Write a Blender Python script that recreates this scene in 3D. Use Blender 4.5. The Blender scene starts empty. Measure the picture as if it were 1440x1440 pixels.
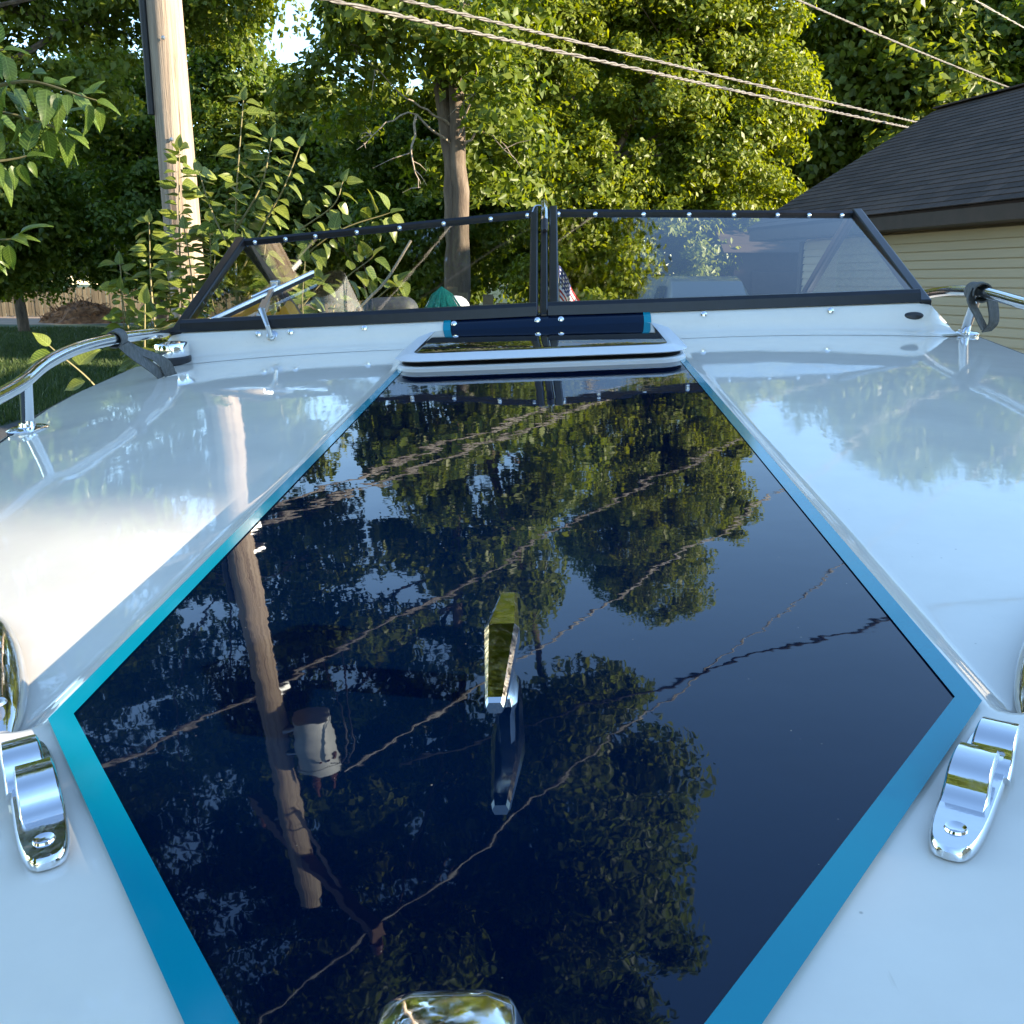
import bpy, bmesh, math, random
import numpy as np
from mathutils import Vector, Matrix

R = math.radians
SC = bpy.context.scene
COL = SC.collection

# ------------------------------------------------------------------ camera
cam_d = bpy.data.cameras.new('camera')
cam = bpy.data.objects.new('camera', cam_d)
COL.objects.link(cam)
cam.location = (0, 0, 2.0)
cam.rotation_euler = (R(90 - 13.2), 0, 0)
cam_d.sensor_fit = 'HORIZONTAL'
cam_d.sensor_width = 36.0
cam_d.lens = 36.0 * 1386.0 / 1440.0
cam_d.clip_start = 0.02
cam_d.clip_end = 2000
SC.camera = cam

# ------------------------------------------------------------------ sky, sun, exposure
SUN_EL = R(14.0)
SUN_AZ = R(106.0)          # measured from +Y towards +X: the sun stands to the right and behind
S_DIR = Vector((math.sin(SUN_AZ) * math.cos(SUN_EL), math.cos(SUN_AZ) * math.cos(SUN_EL), math.sin(SUN_EL)))
w = bpy.data.worlds.new('World')
SC.world = w
w.use_nodes = True
nt = w.node_tree
nt.nodes.clear()
sky = nt.nodes.new('ShaderNodeTexSky')
sky.sky_type = 'NISHITA'
sky.sun_disc = False
sky.sun_elevation = SUN_EL
sky.sun_rotation = SUN_AZ
sky.air_density = 1.0
sky.dust_density = 0.0
sky.ozone_density = 2.2
bg = nt.nodes.new('ShaderNodeBackground')
bg.inputs['Strength'].default_value = 0.15
out = nt.nodes.new('ShaderNodeOutputWorld')
nt.links.new(sky.outputs[0], bg.inputs['Color'])
nt.links.new(bg.outputs[0], out.inputs['Surface'])
sun_d = bpy.data.lights.new('sun', 'SUN')
sun_d.energy = 4.8
sun_d.angle = R(0.53)
sun_d.color = (1.0, 0.84, 0.62)
sun = bpy.data.objects.new('sun', sun_d)
COL.objects.link(sun)
sun.rotation_euler = S_DIR.to_track_quat('Z', 'Y').to_euler()
sun.location = S_DIR * 50
SC.view_settings.view_transform = 'Standard'
SC.view_settings.look = 'None'
SC.view_settings.gamma = 1.0
SC.view_settings.use_curve_mapping = False
SC.view_settings.exposure = 2.0
SC.render.engine = 'CYCLES'
SC.cycles.max_bounces = 9
SC.cycles.transparent_max_bounces = 12
SC.cycles.caustics_reflective = False
SC.cycles.caustics_refractive = False
try:
    SC.cycles.use_denoising = True
except Exception:
    pass

# ------------------------------------------------------------------ helpers
def tag(o, label=None, cat=None, group=None, kind=None):
    if label: o['label'] = label
    if cat: o['category'] = cat
    if group: o['group'] = group
    if kind: o['kind'] = kind
    return o

def empty(name, loc=(0, 0, 0), mat=None):
    o = bpy.data.objects.new(name, None)
    o.empty_display_size = 0.1
    if mat is not None: o.matrix_world = mat
    else: o.location = loc
    COL.objects.link(o)
    return o

class MB:
    """collects vertices and faces for one mesh"""
    def __init__(s): s.v = []; s.f = []; s.m = []; s.mi = 0
    def add(s, vs, fs):
        o = len(s.v)
        s.v.extend([tuple(map(float, p)) for p in vs])
        for q in fs:
            s.f.append(tuple(i + o for i in q)); s.m.append(s.mi)
        return s
    def box(s, c, d, rot=None):
        c = Vector(c); hx, hy, hz = d[0] / 2, d[1] / 2, d[2] / 2
        vs = [Vector((x, y, z)) for x in (-hx, hx) for y in (-hy, hy) for z in (-hz, hz)]
        if rot is not None: vs = [rot @ p for p in vs]
        return s.add([c + p for p in vs], [(0, 1, 3, 2), (4, 6, 7, 5), (0, 4, 5, 1), (2, 3, 7, 6), (0, 2, 6, 4), (1, 5, 7, 3)])
    def prism(s, a, b, wx, wz, up=(0, 0, 1)):
        a, b = Vector(a), Vector(b); d = (b - a); L = d.length; d.normalize()
        x = d.cross(Vector(up)).normalized(); z = x.cross(d)
        return s.box((a + b) / 2, (wx, L, wz), Matrix((x, d, z)).transposed())
    def tube(s, pts, rad, n=8, caps=True, squash=1.0):
        pts = [Vector(p) for p in pts]; m = len(pts)
        rad = [float(q) for q in rad] if hasattr(rad, '__len__') else [float(rad)] * m
        t0 = (pts[1] - pts[0]).normalized()
        ref = Vector((0, 0, 1)) if abs(t0.z) < 0.9 else Vector((1, 0, 0))
        x = t0.cross(ref).normalized()
        vs, fs = [], []
        for i, p in enumerate(pts):
            t = (pts[min(i + 1, m - 1)] - pts[max(i - 1, 0)]).normalized()
            x = (x - t * x.dot(t)).normalized(); y = t.cross(x)
            for k in range(n):
                a = 2 * math.pi * k / n
                vs.append(p + rad[i] * (x * math.cos(a) + y * math.sin(a) * squash))
        for i in range(m - 1):
            for k in range(n):
                k2 = (k + 1) % n
                fs.append((i * n + k, i * n + k2, (i + 1) * n + k2, (i + 1) * n + k))
        if caps:
            fs.append(tuple(range(n - 1, -1, -1))); fs.append(tuple((m - 1) * n + k for k in range(n)))
        return s.add(vs, fs)
    def lathe(s, prof, o=(0, 0, 0), n=20, ax=None, sx=1.0, sy=1.0):
        o = Vector(o); M = ax if ax is not None else Matrix.Identity(3)
        vs = [o + M @ Vector((r * sx * math.cos(2 * math.pi * k / n), r * sy * math.sin(2 * math.pi * k / n), z)) for r, z in prof for k in range(n)]
        fs = []
        for i in range(len(prof) - 1):
            for k in range(n):
                k2 = (k + 1) % n
                fs.append((i * n + k, i * n + k2, (i + 1) * n + k2, (i + 1) * n + k))
        fs.append(tuple(range(n - 1, -1, -1))); fs.append(tuple((len(prof) - 1) * n + k for k in range(n)))
        return s.add(vs, fs)
    def loft(s, rings, caps=True):
        n = len(rings[0]); vs = [p for r in rings for p in r]; fs = []
        for i in range(len(rings) - 1):
            for k in range(n):
                k2 = (k + 1) % n
                fs.append((i * n + k, i * n + k2, (i + 1) * n + k2, (i + 1) * n + k))
        if caps:
            fs.append(tuple(range(n - 1, -1, -1))); fs.append(tuple((len(rings) - 1) * n + k for k in range(n)))
        return s.add(vs, fs)
    def grid(s, P):
        r, c = len(P), len(P[0]); vs = [p for row in P for p in row]; fs = []
        for i in range(r - 1):
            for j in range(c - 1):
                fs.append((i * c + j, i * c + j + 1, (i + 1) * c + j + 1, (i + 1) * c + j))
        return s.add(vs, fs)
    def build(s, name, mats, parent=None, smooth=None, bevel=0, seg=2):
        me = bpy.data.meshes.new(name)
        me.from_pydata(s.v, [], s.f)
        if not isinstance(mats, (list, tuple)): mats = [mats]
        for m in mats: me.materials.append(m)
        if len(mats) > 1: me.polygons.foreach_set('material_index', s.m)
        bm = bmesh.new(); bm.from_mesh(me)
        bmesh.ops.remove_doubles(bm, verts=bm.verts, dist=1e-6)
        bmesh.ops.recalc_face_normals(bm, faces=bm.faces)
        if bevel:
            es = [e for e in bm.edges if len(e.link_faces) == 2 and e.calc_face_angle(0) > 0.5]
            bmesh.ops.bevel(bm, geom=es, offset=bevel, segments=seg, affect='EDGES', profile=0.5, clamp_overlap=True)
        bm.to_mesh(me); bm.free()
        if smooth is not None:
            me.polygons.foreach_set('use_smooth', [True] * len(me.polygons))
            me.set_sharp_from_angle(angle=R(smooth))
        o = bpy.data.objects.new(name, me)
        COL.objects.link(o)
        if parent is not None: o.parent = parent
        return o

def inst(src, name, parent, mat):
    o = bpy.data.objects.new(name, src if isinstance(src, bpy.types.Mesh) else src.data)
    COL.objects.link(o); o.parent = parent; o.matrix_local = mat
    return o

def smooth_path(pts, n=6):
    """Catmull-Rom through the points"""
    P = [Vector(p) for p in pts]; P = [P[0] * 2 - P[1]] + P + [P[-1] * 2 - P[-2]]; o = []
    for i in range(1, len(P) - 2):
        for k in range(n):
            t = k / n; a, b, c, d = P[i - 1:i + 3]
            o.append(0.5 * ((2 * b) + (c - a) * t + (2 * a - 5 * b + 4 * c - d) * t * t + (-a + 3 * b - 3 * c + d) * t ** 3))
    return o + [P[-2]]

def sst(a, b, x):
    t = min(1, max(0, (x - a) / (b - a))); return t * t * (3 - 2 * t)

# ------------------------------------------------------------------ materials
def mat(name, base, rough=0.5, metal=0.0, spec=0.5, ior=1.5, coat=0.0):
    m = bpy.data.materials.new(name); m.use_nodes = True
    b = m.node_tree.nodes['Principled BSDF']
    b.inputs['Base Color'].default_value = (*base, 1)
    b.inputs['Roughness'].default_value = rough
    b.inputs['Metallic'].default_value = metal
    b.inputs['IOR'].default_value = ior
    b.inputs['Coat Weight'].default_value = coat
    b.inputs['Coat Roughness'].default_value = 0.03
    return m

def nd(m, t, **kw):
    n = m.node_tree.nodes.new(t)
    for k, v in kw.items():
        if k in n.inputs: n.inputs[k].default_value = v
        else: setattr(n, k, v)
    return n

def lk(m, a, b): m.node_tree.links.new(a, b)

def bsdf(m): return m.node_tree.nodes['Principled BSDF']

def ramp(m, src, stops):
    r = nd(m, 'ShaderNodeValToRGB'); lk(m, src, r.inputs[0])
    e = r.color_ramp.elements
    e[0].position, e[0].color = stops[0][0], (*stops[0][1], 1)
    e[1].position, e[1].color = stops[-1][0], (*stops[-1][1], 1)
    for p, c in stops[1:-1]:
        x = e.new(p); x.color = (*c, 1)
    return r.outputs[0]

def coords(m, scale=(1, 1, 1), kind='Object', rot=(0, 0, 0)):
    tc = nd(m, 'ShaderNodeTexCoord'); mp = nd(m, 'ShaderNodeMapping')
    mp.inputs['Scale'].default_value = scale; mp.inputs['Rotation'].default_value = rot
    lk(m, tc.outputs[kind], mp.inputs[0]); return mp.outputs[0]

def noise(m, vec, scale, detail=4, rough=0.55, dist=0.0):
    n = nd(m, 'ShaderNodeTexNoise', Scale=scale, Detail=detail, Roughness=rough, Distortion=dist)
    lk(m, vec, n.inputs['Vector']); return n.outputs[0]

def bump(m, h, strength, dist, chain=None):
    b = nd(m, 'ShaderNodeBump', Strength=strength, Distance=dist)
    lk(m, h, b.inputs['Height'])
    if chain is not None: lk(m, chain, b.inputs['Normal'])
    return b.outputs[0]

def noisy(name, stops, scale, rough=0.7, bump_s=0.3, bump_d=0.01, vscale=(1, 1, 1), detail=6, metal=0, kind='Object', dist=0.0):
    m = mat(name, stops[0][1], rough, metal)
    n = noise(m, coords(m, vscale, kind), scale, detail, 0.6, dist)
    lk(m, ramp(m, n, stops), bsdf(m).inputs['Base Color'])
    if bump_s: lk(m, bump(m, n, bump_s, bump_d), bsdf(m).inputs['Normal'])
    return m

def gelcoat(name, base, rough, wav, coat=0.0, dirt=0.0, speck=False):
    m = mat(name, base, rough, coat=coat)
    v = coords(m)
    h = noise(m, v, 5.0, 2, 0.5)
    b1 = bump(m, h, 1.0, wav)
    h2 = noise(m, v, 42.0, 2, 0.5)
    b2 = bump(m, h2, 1.0, wav * 0.075, b1)
    lk(m, b2, bsdf(m).inputs['Normal'])
    if speck:
        vo = nd(m, 'ShaderNodeTexVoronoi', Scale=75.0); lk(m, v, vo.inputs['Vector'])
        sp = ramp(m, vo.outputs['Distance'], [(0.0, (1, 1, 1)), (0.035, (1, 1, 1)), (0.05, (0, 0, 0))])
        gate = ramp(m, noise(m, v, 14, 3, 0.6), [(0.52, (0, 0, 0)), (0.62, (1, 1, 1))])
        k = nd(m, 'ShaderNodeMixRGB', blend_type='MULTIPLY'); k.inputs[0].default_value = 1; lk(m, sp, k.inputs[1]); lk(m, gate, k.inputs[2])
        mx = nd(m, 'ShaderNodeMixRGB'); lk(m, k.outputs[0], mx.inputs[0]); mx.inputs[1].default_value = (*base, 1); mx.inputs[2].default_value = (0.22, 0.2, 0.15, 1)
        lk(m, mx.outputs[0], bsdf(m).inputs['Base Color'])
        lk(m, ramp(m, noise(m, v, 6, 7, 0.7), [(0.4, (rough,) * 3), (0.8, (rough * 2.2,) * 3)]), bsdf(m).inputs['Roughness'])
    if dirt:
        d = noise(m, v, 9.0, 8, 0.65)
        c = ramp(m, d, [(0.3, tuple(x * (1 - dirt) for x in base)), (0.65, base)])
        vo = nd(m, 'ShaderNodeTexVoronoi', Scale=48.0); lk(m, v, vo.inputs['Vector'])
        sp = ramp(m, vo.outputs['Distance'], [(0.0, (1, 1, 1)), (0.03, (1, 1, 1)), (0.06, (0, 0, 0))])
        gate = ramp(m, noise(m, v, 11, 3, 0.6), [(0.50, (0, 0, 0)), (0.60, (0.75, 0.75, 0.75))])
        k = nd(m, 'ShaderNodeMixRGB', blend_type='MULTIPLY'); k.inputs[0].default_value = 1; lk(m, sp, k.inputs[1]); lk(m, gate, k.inputs[2])
        cr = nd(m, 'ShaderNodeMixRGB'); lk(m, k.outputs[0], cr.inputs[0]); lk(m, c, cr.inputs[1]); cr.inputs[2].default_value = (0.38, 0.33, 0.25, 1)
        wv_ = noise(m, coords(m, (1, .12, 1), 'Object', (0, 0, 0.5)), 90, 3, 0.7)
        sc_ = ramp(m, wv_, [(0.70, (1, 1, 1)), (0.76, (0.86, 0.84, 0.80))])
        fin = nd(m, 'ShaderNodeMixRGB', blend_type='MULTIPLY'); fin.inputs[0].default_value = 1; lk(m, cr.outputs[0], fin.inputs[1]); lk(m, sc_, fin.inputs[2])
        lk(m, fin.outputs[0], bsdf(m).inputs['Base Color'])
        lk(m, ramp(m, noise(m, v, 24, 6, 0.7), [(0.35, (rough * 0.6,) * 3), (0.75, (rough * 1.7,) * 3)]), bsdf(m).inputs['Roughness'])
    return m

M = {}
M['white'] = gelcoat('white_gelcoat', (0.85, 0.785, 0.675), 0.035, 0.0006, dirt=0.07)
M['navy'] = gelcoat('navy_gelcoat', (0.0002, 0.0045, 0.019), 0.012, 0.0007, speck=True)
bsdf(M['navy']).inputs['Specular Tint'].default_value = (0.55, 0.78, 1.0, 1)
M['teal'] = gelcoat('teal_stripe', (0.0, 0.25, 0.335), 0.08, 0.0006)
M['chrome'] = mat('polished_chrome', (0.86, 0.86, 0.87), 0.06, 1.0)
_n = noise(M['chrome'], coords(M['chrome']), 55, 3, 0.5)
lk(M['chrome'], bump(M['chrome'], _n, 0.5, 0.0006), bsdf(M['chrome']).inputs['Normal'])
lk(M['chrome'], ramp(M['chrome'], noise(M['chrome'], coords(M['chrome']), 120, 6, 0.7), [(0.4, (0.04,) * 3), (0.75, (0.22,) * 3)]), bsdf(M['chrome']).inputs['Roughness'])
M['steel'] = mat('brushed_steel', (0.62, 0.63, 0.65), 0.28, 1.0)
M['black_frame'] = noisy('black_anodised_frame', [(0.35, (0.003, 0.0035, 0.006)), (0.7, (0.007, 0.008, 0.013))], 40, 0.34, 0.05, 0.001)
M['rubber'] = mat('black_rubber', (0.012, 0.012, 0.014), 0.55)
M['plastic_black'] = mat('black_plastic', (0.02, 0.02, 0.022), 0.35)
M['webbing'] = noisy('grey_webbing', [(0.3, (0.07, 0.07, 0.068)), (0.7, (0.15, 0.15, 0.145))], 260, 0.85, 0.5, 0.002, (1, 1, 0.2))
M['smoked'] = gelcoat('smoked_acrylic_lid', (0.006, 0.007, 0.008), 0.02, 0.0006)
M['hatch_white'] = mat('hatch_frame_white', (0.74, 0.75, 0.77), 0.3)
M['hull'] = mat('hull_white', (0.75, 0.72, 0.66), 0.25)
M['vinyl_dark'] = noisy('dark_grey_vinyl', [(0.3, (0.03, 0.033, 0.038)), (0.7, (0.07, 0.075, 0.085))], 30, 0.6, 0.2, 0.003)
M['vinyl_white'] = mat('white_vinyl', (0.72, 0.74, 0.76), 0.45)
M['gold_cloth'] = noisy('golden_yellow_cloth', [(0.3, (0.68, 0.27, 0.01)), (0.7, (0.88, 0.46, 0.02))], 12, 0.7, 0.3, 0.01)
M['white_cloth'] = noisy('white_cloth', [(0.3, (0.6, 0.55, 0.5)), (0.7, (0.78, 0.76, 0.74))], 12, 0.8, 0.3, 0.01)
M['rope'] = noisy('tan_rope', [(0.3, (0.34, 0.28, 0.19)), (0.7, (0.55, 0.48, 0.36))], 200, 0.9, 0.5, 0.002)
M['raffia'] = noisy('teal_raffia', [(0.3, (0.0, 0.13, 0.09)), (0.7, (0.01, 0.36, 0.24))], 300, 0.7, 0.4, 0.002, (1, 1, 0.15))
M['brown_wood'] = noisy('brown_wood', [(0.3, (0.10, 0.05, 0.025)), (0.7, (0.2, 0.11, 0.06))], 30, 0.7, 0.3, 0.003)
M['galv'] = noisy('galvanised_steel', [(0.3, (0.35, 0.36, 0.37)), (0.7, (0.5, 0.51, 0.52))], 20, 0.45, 0.1, 0.002, metal=1.0)
M['tyre'] = mat('tyre_rubber', (0.02, 0.02, 0.02), 0.8)

def glass(name, tint, ior=1.5, gain=1.0):
    m = bpy.data.materials.new(name); m.use_nodes = True
    t = m.node_tree; t.nodes.clear()
    o = nd(m, 'ShaderNodeOutputMaterial'); mx = nd(m, 'ShaderNodeMixShader')
    tr = nd(m, 'ShaderNodeBsdfTransparent'); tr.inputs[0].default_value = (*tint, 1)
    gl = nd(m, 'ShaderNodeBsdfGlossy'); gl.inputs['Roughness'].default_value = 0.02
    fr = nd(m, 'ShaderNodeFresnel', IOR=ior)
    mu = nd(m, 'ShaderNodeMath', operation='MULTIPLY'); mu.inputs[1].default_value = gain
    ge = nd(m, 'ShaderNodeNewGeometry'); io = nd(m, 'ShaderNodeMix'); io.inputs[2].default_value = ior; io.inputs[3].default_value = 1.0 / ior
    lk(m, ge.outputs['Backfacing'], io.inputs[0]); lk(m, io.outputs[0], fr.inputs['IOR'])
    mu.use_clamp = True
    lk(m, fr.outputs[0], mu.inputs[0]); lk(m, mu.outputs[0], mx.inputs[0])
    lk(m, tr.outputs[0], mx.inputs[1]); lk(m, gl.outputs[0], mx.inputs[2]); lk(m, mx.outputs[0], o.inputs[0])
    return m
M['pane'] = glass('smoked_windscreen', (0.90, 0.92, 0.91), 1.5, 1.35)
M['car_glass'] = mat('car_glass', (0.01, 0.012, 0.014), 0.03)

def leafmat(name, dark, light, trans, rough=0.45, isl=True):
    m = bpy.data.materials.new(name); m.use_nodes = True
    t = m.node_tree; t.nodes.clear()
    o = nd(m, 'ShaderNodeOutputMaterial')
    if isl:
        g = nd(m, 'ShaderNodeNewGeometry'); src = g.outputs['Random Per Island']
    else:
        g = nd(m, 'ShaderNodeObjectInfo'); src = g.outputs['Random']
    mid = tuple((a + b) / 2 for a, b in zip(dark, light))
    c = ramp(m, src, [(0.0, dark), (0.5, mid), (1.0, light)])
    if not isl:
        tc = nd(m, 'ShaderNodeTexCoord'); sx_ = nd(m, 'ShaderNodeSeparateXYZ'); lk(m, tc.outputs['Object'], sx_.inputs[0])
        ab = nd(m, 'ShaderNodeMath', operation='ABSOLUTE'); lk(m, sx_.outputs[0], ab.inputs[0])
        mid_ = ramp(m, ab.outputs[0], [(0.0, (1, 1, 1)), (0.0016, (1, 1, 1)), (0.003, (0, 0, 0))])
        a1 = nd(m, 'ShaderNodeMath', operation='MULTIPLY_ADD'); lk(m, ab.outputs[0], a1.inputs[0]); a1.inputs[1].default_value = -0.8; lk(m, sx_.outputs[1], a1.inputs[2])
        a2 = nd(m, 'ShaderNodeMath', operation='PINGPONG'); lk(m, a1.outputs[0], a2.inputs[0]); a2.inputs[1].default_value = 0.009
        side = ramp(m, a2.outputs[0], [(0.0, (0.55, 0.55, 0.55)), (0.0012, (0, 0, 0))])
        mxv = nd(m, 'ShaderNodeMixRGB', blend_type='LIGHTEN'); mxv.inputs[0].default_value = 1; lk(m, mid_, mxv.inputs[1]); lk(m, side, mxv.inputs[2])
        mc = nd(m, 'ShaderNodeMixRGB'); lk(m, mxv.outputs[0], mc.inputs[0]); lk(m, c, mc.inputs[1]); mc.inputs[2].default_value = (*tuple(min(1, x * 1.6 + .03) for x in light), 1)
        blot = ramp(m, noise(m, tc.outputs['Object'], 60, 4, 0.6), [(0.35, (0.75, 0.75, 0.75)), (0.65, (1.1, 1.1, 1.1))])
        mb_ = nd(m, 'ShaderNodeMixRGB', blend_type='MULTIPLY'); mb_.inputs[0].default_value = 1; lk(m, mc.outputs[0], mb_.inputs[1]); lk(m, blot, mb_.inputs[2])
        c = mb_.outputs[0]
    p = nd(m, 'ShaderNodeBsdfPrincipled', Roughness=rough)
    lk(m, c, p.inputs['Base Color'])
    tl = nd(m, 'ShaderNodeBsdfTranslucent')
    hs = nd(m, 'ShaderNodeHueSaturation', Hue=0.485, Saturation=1.1, Value=1.5)
    lk(m, c, hs.inputs['Color']); lk(m, hs.outputs[0], tl.inputs['Color'])
    mx = nd(m, 'ShaderNodeMixShader'); mx.inputs[0].default_value = trans
    lk(m, p.outputs[0], mx.inputs[1]); lk(m, tl.outputs[0], mx.inputs[2]); lk(m, mx.outputs[0], o.inputs[0])
    return m
M['maple_leaf'] = leafmat('maple_leaves', (0.115, 0.165, 0.012), (0.23, 0.27, 0.03), 0.5)
M['tall_leaf'] = leafmat('tall_tree_leaves', (0.085, 0.135, 0.014), (0.175, 0.22, 0.025), 0.5)
M['olive_leaf'] = leafmat('olive_leaves', (0.09, 0.14, 0.016), (0.185, 0.225, 0.03), 0.5)
M['dark_leaf'] = leafmat('dark_leaves', (0.065, 0.12, 0.014), (0.14, 0.195, 0.022), 0.5)
M['sap_leaf'] = leafmat('sapling_leaves', (0.07, 0.12, 0.018), (0.18, 0.21, 0.035), 0.36, 0.36, False)
M['near_leaf'] = leafmat('branch_leaves', (0.07, 0.13, 0.02), (0.15, 0.22, 0.03), 0.4, 0.36, False)
M['bark'] = noisy('grey_brown_bark', [(0.3, (0.045, 0.032, 0.024)), (0.55, (0.12, 0.09, 0.065)), (0.8, (0.21, 0.165, 0.125))], 9, 0.9, 0.9, 0.03, (1, 1, 0.22))
M['twig'] = noisy('pale_twig', [(0.3, (0.22, 0.17, 0.12)), (0.7, (0.4, 0.34, 0.27))], 30, 0.9, 0.3, 0.01)
M['green_stem'] = mat('green_stem', (0.2, 0.17, 0.07), 0.6)

# weathered pole
m = mat('weathered_pole', (0.4, 0.33, 0.25), 0.9)
v = coords(m, (1, 1, 0.035)); n1 = noise(m, v, 26, 8, 0.65, 0.4)
v2 = coords(m, (1, 1, 0.5)); n2 = noise(m, v2, 2.2, 4, 0.6)
mixc = nd(m, 'ShaderNodeMixRGB', blend_type='MULTIPLY'); mixc.inputs[0].default_value = 0.55
lk(m, ramp(m, n1, [(0.32, (0.07, 0.05, 0.035)), (0.42, (0.27, 0.205, 0.15)), (0.52, (0.36, 0.285, 0.215)), (0.75, (0.44, 0.36, 0.28))]), mixc.inputs[1])
lk(m, ramp(m, n2, [(0.3, (0.66, 0.6, 0.54)), (0.6, (1, 1, 1))]), mixc.inputs[2])
lk(m, mixc.outputs[0], bsdf(m).inputs['Base Color'])
lk(m, bump(m, n1, 0.9, 0.02), bsdf(m).inputs['Normal'])
M['pole'] = m
M['cable'] = noisy('weathered_cable', [(0.3, (0.08, 0.075, 0.07)), (0.7, (0.18, 0.165, 0.15))], 20, 0.6, 0.2, 0.003)
M['wire'] = mat('bare_wire', (0.28, 0.265, 0.24), 0.5)
M['wire_black'] = mat('black_wire', (0.02, 0.02, 0.02), 0.6)
M['can_grey'] = noisy('transformer_grey', [(0.3, (0.42, 0.43, 0.42)), (0.7, (0.55, 0.56, 0.55))], 6, 0.5, 0.05, 0.003)
M['porcelain'] = mat('brown_porcelain', (0.12, 0.05, 0.03), 0.25)

# garage
m = noisy('tan_vinyl_siding', [(0.3, (0.40, 0.34, 0.235)), (0.7, (0.46, 0.395, 0.28))], 3, 0.55, 0.15, 0.004, (6, 0.15, 6))
M['siding'] = m
M['brown_trim'] = noisy('brown_fascia', [(0.3, (0.030, 0.019, 0.016)), (0.7, (0.048, 0.030, 0.026))], 5, 0.5, 0.05, 0.002)
m = mat('asphalt_shingle', (0.06, 0.05, 0.05), 0.95)
br = nd(m, 'ShaderNodeTexBrick'); br.offset = 0.5
for k_, v_ in (('Scale', 1.0), ('Mortar Size', 0.006), ('Brick Width', 0.33), ('Row Height', 5.0), ('Bias', 0.0)): br.inputs[k_].default_value = v_
br.inputs['Color1'].default_value = (0.088, 0.064, 0.053, 1); br.inputs['Color2'].default_value = (0.044, 0.033, 0.029, 1); br.inputs['Mortar'].default_value = (0.012, 0.01, 0.01, 1)
cv = coords(m, (1, 1, 1), 'Object')
oi = nd(m, 'ShaderNodeObjectInfo'); ad = nd(m, 'ShaderNodeVectorMath', operation='ADD'); cb = nd(m, 'ShaderNodeCombineXYZ')
mu_ = nd(m, 'ShaderNodeMath', operation='MULTIPLY'); mu_.inputs[1].default_value = 7.0
lk(m, oi.outputs['Random'], mu_.inputs[0]); lk(m, mu_.outputs[0], cb.inputs[0])
sw = nd(m, 'ShaderNodeSeparateXYZ'); lk(m, cv, sw.inputs[0]); cb2 = nd(m, 'ShaderNodeCombineXYZ'); lk(m, sw.outputs[1], cb2.inputs[0])
cb2.inputs[1].default_value = 2.5
lk(m, cb2.outputs[0], ad.inputs[0]); lk(m, cb.outputs[0], ad.inputs[1]); lk(m, ad.outputs[0], br.inputs['Vector'])
mx = nd(m, 'ShaderNodeMixRGB', blend_type='MULTIPLY'); mx.inputs[0].default_value = 0.8
lk(m, br.outputs[0], mx.inputs[1]); gn = noise(m, coords(m), 60, 5, 0.8)
lk(m, ramp(m, gn, [(0.3, (0.55, 0.55, 0.55)), (0.7, (1.25, 1.22, 1.2))]), mx.inputs[2])
lk(m, mx.outputs[0], bsdf(m).inputs['Base Color']); lk(m, bump(m, gn, 0.6, 0.006), bsdf(m).inputs['Normal'])
M['shingle'] = m
M['fence_wood'] = noisy('weathered_fence_board', [(0.25, (0.09, 0.07, 0.045)), (0.5, (0.18, 0.145, 0.095)), (0.8, (0.25, 0.21, 0.145))], 3, 0.9, 0.3, 0.01, (1, 1, 0.25), kind='Object')
_oi = nd(M['fence_wood'], 'ShaderNodeObjectInfo'); _mx = nd(M['fence_wood'], 'ShaderNodeMixRGB', blend_type='MULTIPLY'); _mx.inputs[0].default_value = 1
_b = bsdf(M['fence_wood']).inputs['Base Color']; lk(M['fence_wood'], _b.links[0].from_socket, _mx.inputs[1])
lk(M['fence_wood'], ramp(M['fence_wood'], _oi.outputs['Random'], [(0, (0.6, 0.58, 0.55)), (1, (1.15, 1.12, 1.05))]), _mx.inputs[2]); lk(M['fence_wood'], _mx.outputs[0], _b)
M['lawn'] = noisy('lawn', [(0.3, (0.012, 0.03, 0.006)), (0.5, (0.025, 0.055, 0.010)), (0.75, (0.05, 0.08, 0.017))], 0.8, 0.95, 0.5, 0.05, detail=10)
M['dirt'] = noisy('bare_dirt', [(0.3, (0.17, 0.115, 0.075)), (0.7, (0.34, 0.25, 0.18))], 1.2, 0.95, 0.6, 0.05, detail=10)
M['root_dirt'] = noisy('rusty_root_dirt', [(0.3, (0.06, 0.028, 0.014)), (0.6, (0.26, 0.12, 0.05)), (0.8, (0.40, 0.22, 0.10))], 4, 0.95, 0.8, 0.05, detail=10)
M['asphalt'] = noisy('asphalt', [(0.3, (0.04, 0.04, 0.042)), (0.7, (0.075, 0.075, 0.075))], 30, 0.9, 0.4, 0.005)
M['grass_blade'] = leafmat('grass_blades', (0.02, 0.05, 0.008), (0.06, 0.09, 0.018), 0.3, 0.6)

# ------------------------------------------------------------------ setting: ground
g = MB()
NG = 60
xs = [-400 + 800 * i / NG for i in range(NG + 1)]
g.grid([[(x, y, 0) for x in xs] for y in [-150 + 750 * j / NG for j in range(NG + 1)]])
tag(g.build('ground', M['lawn']), kind='structure')
g = MB(); g.grid([[(x, y, 0.004) for x in (-7.2, -4, 0, 4, 9.2)] for y in (-14, -5, 4, 11, 15.6)])
tag(g.build('driveway', M['asphalt']), kind='structure')
rd = random.Random(5); g = MB()
cx, cy = -27, 54.5
ring = [(cx + (17 + rd.uniform(-1.2, 1.2)) * math.cos(a), cy + (7.5 + rd.uniform(-.8, .8)) * math.sin(a), 0.006) for a in [2 * math.pi * k / 48 for k in range(48)]]
g.add(ring + [(cx, cy, 0.006)], [(k, (k + 1) % 48, 48) for k in range(48)])
tag(g.build('dirt_patch', M['dirt']), kind='structure')

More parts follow.
